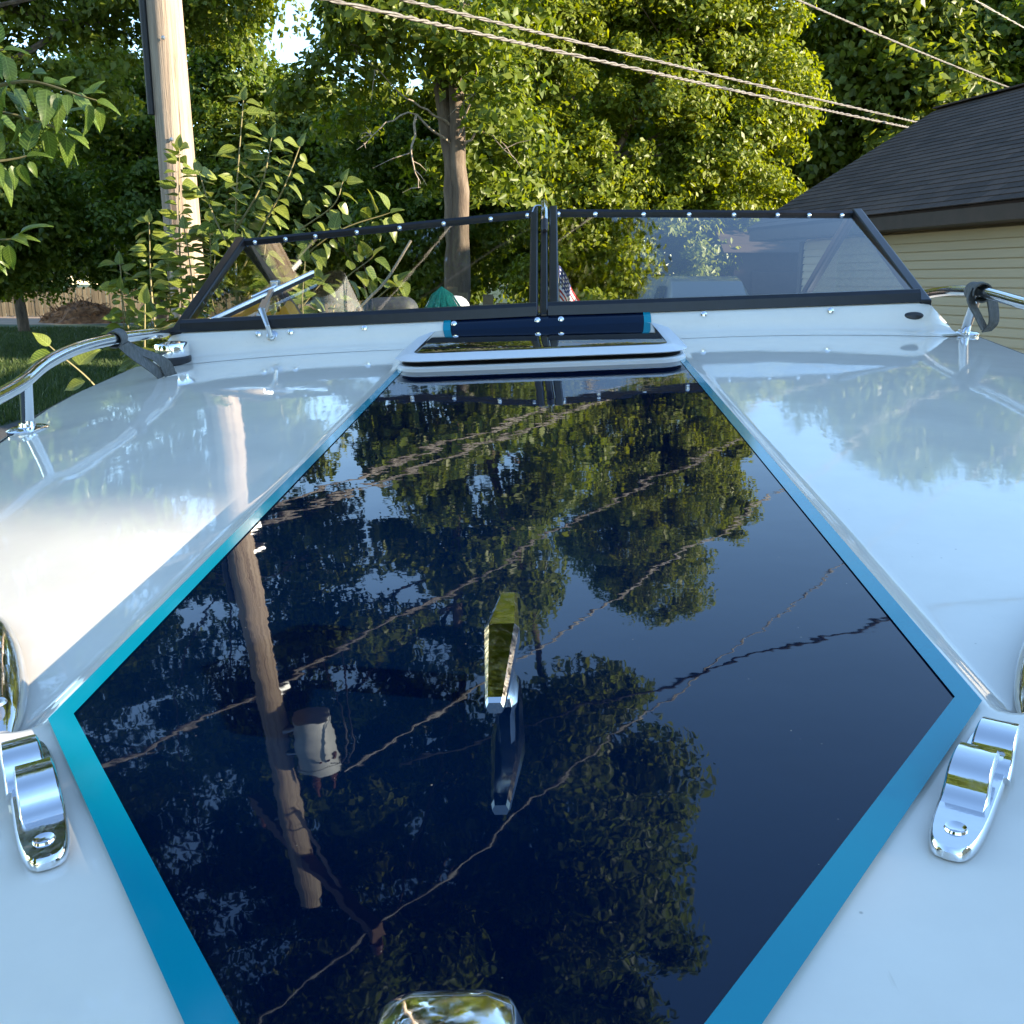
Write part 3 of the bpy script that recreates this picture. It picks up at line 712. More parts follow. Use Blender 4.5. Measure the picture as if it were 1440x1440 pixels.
# parked van facing the camera
vn = empty('parked_van', (3.70, 17.0, 0)); vn.rotation_euler[2] = R(3); vn.scale = (1, 1, 1.06)
M['van_paint'] = mat('grey_green_paint', (0.17, 0.18, 0.17), 0.25, coat=0.6)
def van_ring(y, prof): return [(x, y, z) for x, z in prof]
def half(pts): return pts + [(-x, z) for x, z in reversed(pts)]
body = [(-.1, half([(.55, .42), (.8, .5), (.82, .85), (.55, .92)])), (.12, half([(.7, .32), (.9, .4), (.92, .95), (.62, 1.03)])), (.85, half([(.72, .28), (.93, .4), (.95, 1.08), (.7, 1.16)])),
        (1.1, half([(.72, .28), (.93, .4), (.95, 1.15), (.74, 1.24)])), (1.75, half([(.72, .28), (.93, .4), (.93, 1.2), (.66, 1.88)])), (2.1, half([(.72, .28), (.93, .4), (.93, 1.2), (.66, 1.97)])),
        (4.2, half([(.72, .28), (.93, .4), (.93, 1.2), (.68, 1.97)])), (4.55, half([(.72, .35), (.9, .45), (.9, 1.2), (.66, 1.85)]))]
g = MB(); g.loft([van_ring(y, p) for y, p in body]); g.build('body', M['van_paint'], vn, smooth=40, bevel=.02)
g = MB(); g.add([(-.7, 1.155, 1.26), (.7, 1.155, 1.26), (.6, 1.73, 1.85), (-.6, 1.73, 1.85), (-.7, 1.19, 1.24), (.7, 1.19, 1.24), (.6, 1.77, 1.83), (-.6, 1.77, 1.83)],
                  [(0, 1, 2, 3), (7, 6, 5, 4), (0, 4, 5, 1), (1, 5, 6, 2), (2, 6, 7, 3), (3, 7, 4, 0)])
g.build('windscreen', M['car_glass'], vn)
for sx in (-1, 1):
    g = MB(); g.add([(sx * .945, 1.35, 1.24), (sx * .945, 2.6, 1.24), (sx * .74, 2.6, 1.80), (sx * .74, 1.85, 1.80)], [(0, 1, 2, 3)]); g.build('side_window', M['car_glass'], vn)
    g = MB(); g.lathe([(.02, -.03), (.09, -.02), (.11, .0), (.09, .02)], (sx * .66, -.0, .78), 16, Matrix.Rotation(R(90), 3, 'X'), 1.3, .9); g.build('headlight', M['chrome'], vn, smooth=40)
    g = MB(); g.box((sx * 1.06, 1.3, 1.3), (.2, .1, .15)); g.build('mirror', M['plastic_black'], vn, bevel=.03)
    for yy_ in (.75, 3.7):
        g = MB(); g.lathe([(.2, -.11), (.31, -.11), (.335, -.07), (.335, .07), (.31, .11), (.2, .11)], (sx * .82, yy_, .335), 24, Matrix.Rotation(R(90), 3, 'Y')); wh = g.build('wheel', M['tyre'], vn, smooth=40)
        g = MB(); g.lathe([(.03, .1), (.1, .115), (.2, .112), (.2, .06)], (sx * .82, yy_, .335), 20, Matrix.Rotation(R(90 * sx), 3, 'Y')); g.build('rim', M['steel'], wh, smooth=40)
g = MB(); g.box((0, -.12, .45), (1.5, .12, .16)); g.build('bumper', M['plastic_black'], vn, bevel=.03)
for i in range(4):
    if i == 0: g = MB(); g.box((0, -.1, .66), (.8, .02, .02)); gr_ = g.build('grille_slat', M['chrome'], vn)
    else: inst(gr_, 'grille_slat', vn, Matrix.Translation((0, 0, .05 * i)))
tag(vn, 'grey parked van by the garage, seen through the right windshield pane', 'van')

# ------------------------------------------------------------------ utility pole, transformer, wires
PB = Vector((-2.715, 8.5, 0))
up = empty('utility_pole', PB)
ptop = Vector((-0.07, 0, 8.85))
def on_pole(z): return PB + ptop * (z / 8.85)
g = MB(); rd = random.Random(4)
rings = []
for i in range(45):
    z = 8.85 * i / 44; rr = 0.158 - 0.045 * i / 44; c = ptop * (z / 8.85)
    rings.append([(c.x + rr * (1 + .02 * math.sin(3 * a + z) + .012 * math.sin(9 * a)) * math.cos(a), c.y + rr * (1 + .02 * math.sin(3 * a + z)) * math.sin(a), z) for a in [2 * math.pi * k / 28 for k in range(28)]])
g.loft(rings); g.build('shaft', M['pole'], up, smooth=50)
ad_ = Vector((.60, -.80, 0)); wd_ = Vector((.68, .73, 0)).normalized()
ac = on_pole(8.2) - PB + Vector((.1, -.1, 0))
g = MB(); g.prism(ac - ad_ * 1.3, ac + ad_ * 1.45, .13, .16); g.build('crossarm', M['brown_wood'], up, bevel=.008)
for sgn, L_ in ((1, .75), (-1, .75)):
    g = MB(); g.prism(ac + ad_ * sgn * L_ + Vector((0, 0, -.08)), on_pole(7.6) - PB + Vector((.1, -.1, 0)), .035, .012); g.build('brace', M['galv'], up)
for s_ in (-1.2, 1.36):
    g = MB(); g.lathe([(.012, 0), (.012, .08), (.05, .09), (.055, .12), (.03, .14), (.045, .16), (.04, .2), (.02, .22)], ac + ad_ * s_ + Vector((0, 0, .07)), 14); g.build('insulator', M['porcelain'], up, smooth=50)
g = MB(); pz = [on_pole(z) - PB + Vector((-.155 + .005 * (z - 3.3), -.06, 0)) for z in (3.3, 4.2, 5.2)]; g.tube(pz, .03, 8); g.build('conduit', M['wire_black'], up, smooth=50)
for z_ in (3.1, 3.85):
    g = MB(); g.lathe([(.0, 0), (.016, 0), (.016, .012), (.0, .016)], on_pole(z_) - PB + Vector((.02, -.148, 0)), 10, Matrix.Rotation(R(90), 3, 'X')); g.build('bolt', M['galv'], up)
for z_ in (4.55, 4.75, 6.2):
    g = MB(); g.box(on_pole(z_) - PB + Vector((.1, .08, 0)), (.16, .16, .07), Matrix.Rotation(R(-43), 3, 'Z')); g.build('clamp', M['galv'], up, bevel=.01)
tag(up, 'weathered grey wooden utility pole left of the boat', 'utility pole')

tf = empty('transformer', on_pole(6.5) + Vector((.39, -.05, 0))); tf.scale = (.9, .9, .9)
g = MB(); g.lathe([(.17, .0), (.215, .02), (.22, .05), (.22, .66), (.235, .67), (.235, .72), (.21, .74)], n=28); can = g.build('tank', M['can_grey'], tf, smooth=35)
g = MB(); g.lathe([(.205, .741), (.18, .78), (.1, .81), (.0, .815)], n=28); g.build('lid', M['can_grey'], tf, smooth=35)
for x_, y_ in ((-.07, -.06), (.09, .04)):
    g = MB(); g.lathe([(.03, .78), (.03, .84), (.055, .85), (.03, .88), (.05, .9), (.028, .94), (.042, .96), (.015, 1.02), (.012, 1.06)], (x_, y_, 0), 14); g.build('bushing', M['porcelain'], tf, smooth=50)
for z_ in (.18, .52):
    g = MB(); g.box((-.26, .02, z_), (.14, .12, .07)); g.build('bracket', M['galv'], tf, bevel=.01)
for a_ in (-.5, 0, .5):
    g = MB(); g.lathe([(.02, 0), (.025, .03), (.012, .06), (.0, .065)], (.22 * math.cos(a_ - .8), .22 * math.sin(a_ - .8), .5), 10, Matrix.Rotation(R(90), 3, 'X')); g.build('terminal', M['porcelain'], tf, smooth=50)
tag(tf, 'grey cylindrical transformer can hung on the utility pole, seen mirrored in the deck', 'transformer')

def span(a, b, sag, n):
    a, b = Vector(a), Vector(b)
    return [a.lerp(b, i / n) - Vector((0, 0, sag * 4 * (i / n) * (1 - i / n))) for i in range(n + 1)]
def twisted(path, r0, rs, pitch, strands=2):
    g = MB()
    for k in range(strands):
        acc = 0; pts = []
        for i, p in enumerate(path):
            if i: acc += (p - path[i - 1]).length
            t = (path[min(i + 1, len(path) - 1)] - path[max(i - 1, 0)]).normalized()
            x = t.cross(Vector((0, 0, 1))).normalized(); y = x.cross(t); a = 2 * math.pi * (acc / pitch + k / strands + .35 * math.sin(acc * 1.7) + .2 * math.sin(acc * 4.3 + 1))
            pts.append(p + r0 * (x * math.cos(a) + y * math.sin(a)))
        g.tube(pts, rs, 6)
    return g
def wire(name, label, a, b, sag, r0, rs, pitch, mt, n=300, strands=2):
    p = span(a, b, sag, n)
    g = twisted(p, r0, rs, pitch, strands) if r0 else MB().tube(p, rs, 6)
    return tag(g.build(name, mt, None, smooth=60), label, 'cable', 'overhead lines')
def far(p, L_, dz): return Vector(p) + wd_ * L_ + Vector((0, 0, dz))
pa = on_pole(4.45) + Vector((.10, .16, 0)); pb_ = on_pole(4.6) + Vector((.10, .16, 0)); pc = on_pole(6.2) + Vector((.12, .12, 0))
wire('telephone_cable', 'lower thick twisted telephone cable running down to the garage roof', pa, far(pa, 34, 1.0), .12, .012, .0125, .40, M['cable'], 500)
wire('telephone_cable', 'upper thick twisted telephone cable running down to the garage roof', pb_, far(pb_, 34, .85), .08, .0105, .011, .47, M['cable'], 500)
wire('service_cable', 'pale service cable crossing the upper right corner above the trees', pc, far(pc, 36, .4), .3, .009, .009, .6, M['cable'], 420, 3)
pd = tf.location + Vector((.2, .0, .75))
wire('secondary_wire', 'thin twisted wire leaving the transformer, mirrored in the dark deck', pd, far(pd, 36, .3), .3, .010, .009, .7, M['wire'], 360)
pe = PB + ac + ad_ * 1.36 + Vector((0, 0, .29))
wire('primary_wire', 'high primary wire from the crossarm end, mirrored lowest in the deck', pe - wd_ * 30, far(pe, 36, 0), .3, .007, .007, .9, M['wire'], 420)
ph = on_pole(6.2) + Vector((-.1, -.1, 0))
wire('service_cable', 'pale service cable leaving the pole towards the left', ph, ph - wd_ * 25 + Vector((0, 0, .2)), .3, .013, .012, .6, M['cable'], 300, 3)
wire('telephone_cable', 'thick telephone cable leaving the pole towards the left', on_pole(4.5) + Vector((-.1, -.1, 0)), on_pole(4.5) - wd_ * 25, .2, .017, .017, .42, M['cable'], 400)
wire('crossing_wire', 'black wire crossing over the maple top, mirrored in the dark deck', (-1.6, 8.6, 7.3), (16, 13.5, 7.0), .35, 0, .016, 1, M['wire_black'], 60)
for i, (dx, dz) in enumerate(((.10, 0.0), (.16, .1))):
    p0 = tf.location + Vector((.16 + .05 * i, -.18, .5)); p1 = p0 + Vector((.2, .1, -.5 + dz)); p2 = pc + wd_ * (0.5 + .25 * i)
    g = MB().tube(smooth_path([p0, p0 + Vector((.15, -.06, -.1)), p1, p2], 8), .009, 6)
    tag(g.build('drop_lead', M['wire_black'], None, smooth=60), ('short' if i == 0 else 'longer') + ' looping lead from the transformer to the service cable', 'cable', 'overhead lines')

# ------------------------------------------------------------------ leafy saplings beside the boat
def leafshape(name, L, W, curl, mt, heart=0.0):
    g = MB(); n = 6; mid = []; le = []; ri = []
    for i in range(n + 1):
        t = i / n; wv = W * (math.sin(math.pi * t ** 0.75) ** 0.9) * (1 - .25 * t)
        z = -curl * L * t * t; y = L * t
        mid.append((0, y, z)); le.append((-wv / 2, y - heart * wv * (1 - t), z + wv * .16 + .004 * math.sin(9 * t))); ri.append((wv / 2, y - heart * wv * (1 - t), z + wv * .16 - .004 * math.sin(8 * t)))
    vs = mid + le + ri; fs = []
    for i in range(n):
        fs.append((i, i + 1, n + 2 + i, n + 1 + i)); fs.append((i, 2 * n + 2 + i, 2 * n + 3 + i, i + 1))
    g.add(vs, fs); o = g.build(name, mt, None, smooth=80); me = o.data; bpy.data.objects.remove(o); return me
LEAF = [leafshape('leaf', .15, .108, c, M['sap_leaf'], h) for c, h in ((.12, .15), (.3, .2), (.05, .1))]
LEAFN = [leafshape('leaf', .19, .105, c, M['near_leaf'], h) for c, h in ((.35, .1), (.55, .15), (.2, .1))]
M['yellow_leaf'] = mat('yellowed_leaf', (0.55, 0.27, 0.02), 0.5)
LEAFY = leafshape('leaf', .12, .08, .2, M['yellow_leaf'], .15)

def sapling(name, label, base, stems, seed, gap=.075, leaf=LEAF, s=1.0, start=.25, group='leafy saplings beside the boat', droop=.25, yellow=0, stem_r=.011, cat='sapling'):
    root = empty(name, base); rd = random.Random(seed); g = MB(); B_ = Vector(base); ny = 0
    for si, pts in enumerate(stems):
        sp = smooth_path([Vector(p) - B_ for p in pts], 8)
        g.tube(sp, np.linspace(stem_r if si == 0 else stem_r * .6, .003, len(sp)), 6)
        tot = sum((sp[i + 1] - sp[i]).length for i in range(len(sp) - 1)); acc = 0; nxt = tot * (start if si == 0 else .12); side = 1; ph_ = rd.uniform(0, 6.28)
        for i in range(len(sp) - 1):
            seg = sp[i + 1] - sp[i]; acc += seg.length
            while acc >= nxt:
                nxt += gap * rd.uniform(.7, 1.3); side = -side
                t = seg.normalized(); ref = Vector((math.cos(ph_), math.sin(ph_), 0)); ph_ += rd.uniform(-.5, .5)
                x = t.cross(ref)
                if x.length < .1: x = t.cross(Vector((1, 0, 0)))
                x.normalize()
                d = (x * side + t * rd.uniform(.15, .6) + Vector((rd.gauss(0, .25), rd.gauss(0, .3), -droop * rd.uniform(0, 1.6)))).normalized()
                up_ = Vector((rd.gauss(.25, .4), rd.gauss(-.6, .4), 1)); z = (up_ - d * up_.dot(d)).normalized(); xx_ = d.cross(z)
                k = s * rd.uniform(.45, 1.2)
                R3 = Matrix((xx_, d, z)).transposed().to_4x4()
                p = sp[i + 1] + d * .02
                me = leaf[rd.randrange(3)]
                if ny < yellow and rd.random() < .12: me = LEAFY; ny += 1
                inst(me, 'leaf', root, Matrix.Translation(p) @ R3 @ Matrix.Scale(k, 4))
        # terminal leaf
        d = (sp[-1] - sp[-2]).normalized(); z = Vector((0, -.6, 1)); z = (z - d * z.dot(d)).normalized()
        inst(leaf[0], 'leaf', root, Matrix.Translation(sp[-1]) @ Matrix((d.cross(z), d, z)).transposed().to_4x4() @ Matrix.Scale(s * .7, 4))
    g.build('stem', M['green_stem'], root, smooth=60)
    tag(root, label, cat, group)
    return root
V = Vector
sapling('leafy_sapling', 'upright sapling with stacked pale leaves against the pole', (-2.03, 6.3, 0),
        [[(-2.03, 6.3, 0), (-2.07, 6.3, 1.2), (-2.06, 6.3, 2.0), (-2.04, 6.3, 2.4), (-2.01, 6.3, 2.78)], [(-2.06, 6.3, 1.3), (-1.9, 6.2, 1.7), (-1.84, 6.2, 2.1), (-1.83, 6.2, 2.35)],
         [(-2.06, 6.3, 1.4), (-1.95, 6.1, 1.6), (-1.93, 6.1, 2.0), (-1.95, 6.1, 2.3)]], 1, .017, start=.42, yellow=5, s=.8)
sapling('leafy_sapling', 'tallest sapling, spreading right above the windshield corner', (-1.64, 6.0, 0),
        [[(-1.64, 6, 0), (-1.65, 6, 1.3), (-1.63, 6, 2.1), (-1.6, 6, 2.5), (-1.53, 6, 3.0)], [(-1.63, 6, 2.0), (-1.42, 5.95, 2.35), (-1.3, 5.9, 2.52), (-1.2, 5.9, 2.74)],
         [(-1.63, 6, 1.85), (-1.33, 6, 2.22), (-1.05, 6, 2.42), (-.98, 6, 2.56)], [(-1.63, 6, 1.7), (-1.25, 5.95, 2.1), (-1.0, 5.9, 2.28), (-.7, 5.9, 2.38)],
         [(-1.63, 6, 2.1), (-1.78, 6.1, 2.4), (-1.84, 6.1, 2.62)], [(-1.63, 6, 1.6), (-1.45, 5.8, 1.95), (-1.4, 5.8, 2.2)], [(-1.61, 6, 2.3), (-1.45, 6, 2.55), (-1.38, 6, 2.8)],
         [(-1.64, 6, 1.4), (-1.3, 5.8, 1.75), (-1.1, 5.8, 1.98)], [(-1.64, 6, 1.5), (-1.75, 5.9, 1.85), (-1.72, 5.9, 2.15)]], 2, .027, start=.45, droop=.4, s=.8)
sapling('leafy_sapling', 'bushy dark sapling at the foot of the pole, left of it', (-2.3, 6.5, 0),
        [[(-2.3, 6.5, 0), (-2.3, 6.5, 1.2), (-2.32, 6.5, 1.9), (-2.3, 6.5, 2.36)], [(-2.3, 6.5, 1.1), (-2.45, 6.4, 1.7), (-2.47, 6.4, 2.1)], [(-2.3, 6.5, 1.2), (-2.15, 6.3, 1.7), (-2.13, 6.3, 2.1)],
         [(-2.3, 6.5, 1.3), (-2.38, 6.2, 1.6), (-2.36, 6.1, 1.95)], [(-2.3, 6.5, 1.2), (-2.2, 6.2, 1.5), (-2.2, 6.1, 1.8)]], 3, .018, start=.35, droop=.4, s=.8)
sapling('leafy_sapling', 'sapling seen through the left windshield pane beside the wiper', (-1.05, 5.6, 0),
        [[(-1.05, 5.6, 0), (-1.06, 5.6, 1.2), (-.98, 5.6, 1.9), (-.75, 5.5, 2.13)], [(-1.05, 5.6, 1.3), (-1.25, 5.5, 1.8), (-1.3, 5.5, 2.05)], [(-1.02, 5.6, 1.6), (-.8, 5.5, 1.85), (-.62, 5.5, 2.0)],
         [(-1.04, 5.6, 1.5), (-1.12, 5.4, 1.8), (-1.1, 5.4, 2.1)]], 4, .03, start=.45, droop=.35, s=.88)
sapling('leafy_sapling', 'small low sapling poking up beside the left bow rail', (-1.72, 4.5, 0),
        [[(-1.72, 4.5, 0), (-1.7, 4.5, 1.0), (-1.67, 4.5, 1.55), (-1.64, 4.5, 1.9)], [(-1.7, 4.5, 1.1), (-1.85, 4.45, 1.5), (-2.04, 4.4, 1.72)], [(-1.7, 4.5, 1.1), (-1.55, 4.3, 1.45), (-1.47, 4.3, 1.62)],
         [(-1.7, 4.5, .9), (-1.75, 4.2, 1.3), (-1.72, 4.1, 1.5)]], 5, .1, start=.62, s=.85)
near = sapling('young_tree', 'young tree with large hanging leaves at the left edge', (-2.3, 3.75, 0),
        [[(-2.3, 3.75, 0), (-2.28, 3.75, 1.2), (-2.2, 3.7, 2.1), (-2.12, 3.7, 2.8), (-2.0, 3.7, 3.4)], [(-2.2, 3.7, 2.2), (-1.95, 3.65, 2.55), (-1.68, 3.6, 2.66), (-1.42, 3.6, 2.6)],
         [(-2.18, 3.7, 2.4), (-1.9, 3.6, 2.72), (-1.72, 3.6, 2.76)], [(-2.2, 3.7, 2.05), (-1.92, 3.6, 2.35), (-1.68, 3.6, 2.42)], [(-2.25, 3.7, 1.7), (-2.0, 3.7, 2.1), (-1.8, 3.7, 2.15)],
         [(-2.15, 3.7, 2.5), (-1.85, 3.7, 2.58), (-1.58, 3.7, 2.52)], [(-2.2, 3.7, 2.1), (-1.98, 3.6, 2.4), (-1.78, 3.5, 2.55)]], 6, .022, s=.62, leaf=LEAFN, start=.5, droop=.9, group=None, stem_r=.02, cat='tree')

# ================================================================== the boat
F_ = Vector((0.0435, 0.9968, 0.0670)).normalized()
L0 = F_.cross(Vector((0, 0, 1))).normalized(); N0 = L0.cross(F_)
rho = R(2.4)
L_ = (L0 * math.cos(rho) + N0 * math.sin(rho)).normalized(); N_ = L_.cross(F_)
O_ = Vector((0, 0, 2.0)) - 0.30 * N_ - 0.043 * L_
BM = Matrix(((L_.x, F_.x, N_.x, O_.x), (L_.y, F_.y, N_.y, O_.y), (L_.z, F_.z, N_.z, O_.z), (0, 0, 0, 1)))
boat = empty('motor_boat', mat=BM)      # local x = starboard side in view, y = aft (away from the camera), z = up from the deck
tag(boat, 'white motor boat with glossy navy deck panel and teal edging', 'boat')
AW = [-.16, -.14, -.10, -.03, .12, .3, .55, .8, 1.1, 1.4, 1.6, 1.9, 2.1, 2.5, 3.0, 4.5, 5.4]
WW = [.0, .07, .14, .21, .32, .42, .55, .66, .775, .865, .91, .985, 1.02, 1.055, 1.08, 1.06, 1.0]
def hw(a): return float(np.interp(a, AW, WW))
def deck_n(b, a):
    w_ = hw(a); t = max(0.0, (abs(b) - .31) / max(.05, w_ - .31)); t = min(t, 1.2)
    crown = -.05 * max(0.0, w_ - .31) * t ** 2
    gate = sst(.540 - .12 * (abs(b) - .3), .556 - .12 * (abs(b) - .3), a) * (1 - .75 * sst(1.2, 1.95, a))
    step = -.0085 * sst(.293, .316, abs(b)) * gate
    aft = -.085 * max(0, a - 2.55)
    return crown + step + aft
rows = sorted(set([round(x, 4) for x in list(np.linspace(-.158, .5, 24)) + list(np.linspace(.505, .60, 24)) + list(np.linspace(.61, 2.5, 64))]))
inner = [0, .1, .2, .27, .288, .293, .297, .301, .305, .309, .313, .317, .322, .33]
outer_t = [.04, .1, .17, .25, .34, .44, .54, .64, .73, .81, .88, .94, .98, 1.0]
def brow(a):
    w_ = hw(a); h = [min(x, w_) for x in inner] + [(.33 + (w_ - .33) * t if w_ > .33 else w_) for t in outer_t]
    return [-x for x in reversed(h[1:])] + h
g = MB(); g.grid([[(b, a, deck_n(b, a)) for b in brow(a)] for a in rows]); g.build('deck', M['white'], boat, smooth=50)
# gunwale strips beside and behind the windshield
for sx in (-1, 1):
    g = MB(); g.grid([[(sx * (hw(a) - q), a, deck_n(hw(a), a) + dz) for q, dz in ((0, 0), (.05, .004), (.11, .004), (.125, -.02), (.125, -.25))] for a in np.linspace(2.5, 5.4, 24)])
    g.build('gunwale', M['white'], boat, smooth=50)
# hull
g = MB(); rowsH = []
for a in list(np.linspace(-.16, .9, 12)) + list(np.linspace(1.2, 5.4, 14)):
    w_ = hw(a); zs = deck_n(w_, a); kz = -1.02 + .62 * max(0, 1 - (a + .16) / 1.6) ** 2 - .085 * max(0, a - 2.55)
    half_ = [(w_ + .004, zs - .002), (w_ + .012, zs - .03), (w_ * .97, zs - .12), (w_ * .93, zs * .55 + kz * .45), (w_ * .8, kz * .78 + zs * .22), (0, kz)]
    rowsH.append([(-x, a, z) for x, z in half_] + [(x, a, z) for x, z in reversed(half_[:-1])])
g.grid(rowsH); r_ = rowsH[-1]; g.add(r_, [tuple(range(len(r_)))]); g.build('hull', M['hull'], boat, smooth=40)
for sx in (-1, 1):
    pts = [(sx * (hw(a) + .008), a, deck_n(hw(a), a) - .016) for a in np.linspace(-.15, 5.4, 60)]
    g = MB(); g.tube(pts, .014, 8); g.build('rub_rail', M['rubber'], boat, smooth=60)
# cockpit liner
g = MB(); g.add([(-.9, 2.58, -.02), (.9, 2.58, -.02), (.9, 3.0, -.03), (-.9, 3.0, -.03), (-.9, 3.0, -.5), (.9, 3.0, -.5), (.9, 5.3, -.62), (-.9, 5.3, -.62), (-.9, 5.3, -.3), (.9, 5.3, -.3)],
                [(0, 1, 2, 3), (3, 2, 5, 4), (4, 5, 6, 7), (7, 6, 9, 8)]); g.build('cockpit_floor', M['vinyl_dark'], boat)

# navy panel and teal edging
def hexa(half, a0, a1, inset=0.0):
    """outline of the panel: straight sides, pointed towards the bow"""
    tip = .155 + inset * 1.7; cor = .553 + inset * .35
    return half - inset, tip, cor
PW, BO = .291, .013
def panel_mesh(half, tip, cor, end, z):
    rowsP = []
    for a in list(np.linspace(tip, cor, 16)) + list(np.linspace(cor, end, 60))[1:]:
        h = half * min(1, (a - tip) / (cor - tip)); rowsP.append([(h * u, a, z) for u in np.linspace(-1, 1, 25)])
    return rowsP
g = MB(); g.grid(panel_mesh(PW - .011, .185, .557, 2.46, .0022)); g.build('center_panel', M['navy'], boat, smooth=60)
for sx in (-1, 1):
    g = MB()
    inn, ot = PW - .013, PW + .001
    P = [[(sx * .0, .185 - .004, .0034), (sx * .0, .150, .0034)]]
    for t in np.linspace(.1, 1, 10): P.append([(sx * (inn * t), .185 + (.557 - .185) * t - .003 * (1 - t), .0034), (sx * ot * t, .150 + (.551 - .150) * t, .0034)])
    for a in np.linspace(.6, 2.42, 46): P.append([(sx * inn, a, .0034), (sx * ot, a, .0034)])
    g.grid(P); g.build('teal_stripe', M['teal'], boat, smooth=60)

# coaming below the windshield
def co_line(b):
    q = min(1, abs(b) / .95); return 2.435 + .075 * q ** 1.6
def co_top(b): q = min(1, abs(b) / .95); return .056 - .012 * q
def co_row(b, lift=0.0):
    a0 = co_line(b); z0 = deck_n(b, a0 - .05) ; zt = co_top(b)
    prof = [(-.105, 0), (-.075, .0015), (-.052, .006), (-.036, .014), (-.026, .025), (-.016, .042), (0, zt - z0 - .006), (.012, zt - z0), (.09, zt - z0), (.1, -.02)]
    nrm = (-.0, )
    return [(b, a0 + da - lift, z0 + dz + .0006 + lift * .35) for da, dz in prof]
bs = list(np.linspace(-.95, .95, 61))
g = MB(); P = [co_row(b) for b in bs]; 
# tapering ends
for sx, edge in ((-1, P[0]), (1, P[-1])):
    e = [(x + sx * .055, y + .02, deck_n(.95, 2.5) + (z - deck_n(.95, 2.5)) * .25) for x, y, z in edge]
    if sx < 0: P = [e] + P
    else: P = P + [e]
g.grid(P); g.add(P[0], [tuple(range(10))]); g.add(P[-1], [tuple(range(10))])
coam = g.build('coaming', M['white'], boat, smooth=55)
bc = list(np.linspace(-.225, .245, 17))
g = MB(); g.grid([[(x, y - .002, z + .001) for x, y, z in co_row(b)[1:9]] for b in bc]); g.build('coaming_panel', M['navy'], coam, smooth=55)
for b0, b1 in ((-.243, -.2245), (.2445, .262)):
    g = MB(); g.grid([[(x, y - .0035, z + .0016) for x, y, z in co_row(b)[1:9]] for b in (b0, b1)]); g.build('coaming_stripe', M['teal'], coam, smooth=55)
def co_pt(b, f=.5):
    a0 = co_line(b); z0 = deck_n(b, a0 - .05); return Vector((b, a0 - .016 + .016 * f - .006, z0 + .042 + (co_top(b) - z0 - .048) * f))
scm = MB(); scm.lathe([(.0, 0), (.0075, 0), (.007, .003), (.004, .0045), (.0, .005)], n=12, ax=Matrix.Rotation(R(70), 3, 'X')); sc0 = None
for b in (-.715, -.63, -.44, -.216, -.012, .045, .39, .70):
    if sc0 is None: sc0 = scm.build('screw', M['chrome'], coam, smooth=40); sc0.location = co_pt(b)
    else: inst(sc0, 'screw', coam, Matrix.Translation(co_pt(b)))
g = MB(); g.lathe([(.019, -.004), (.02, .003), (.016, .006), (.0, .007)], co_pt(.905, .1) + V((0, .004, -.006)), 18, Matrix.Rotation(R(72), 3, 'X'), 1.25, .5); g.build('drain_vent', M['plastic_black'], coam, smooth=40)

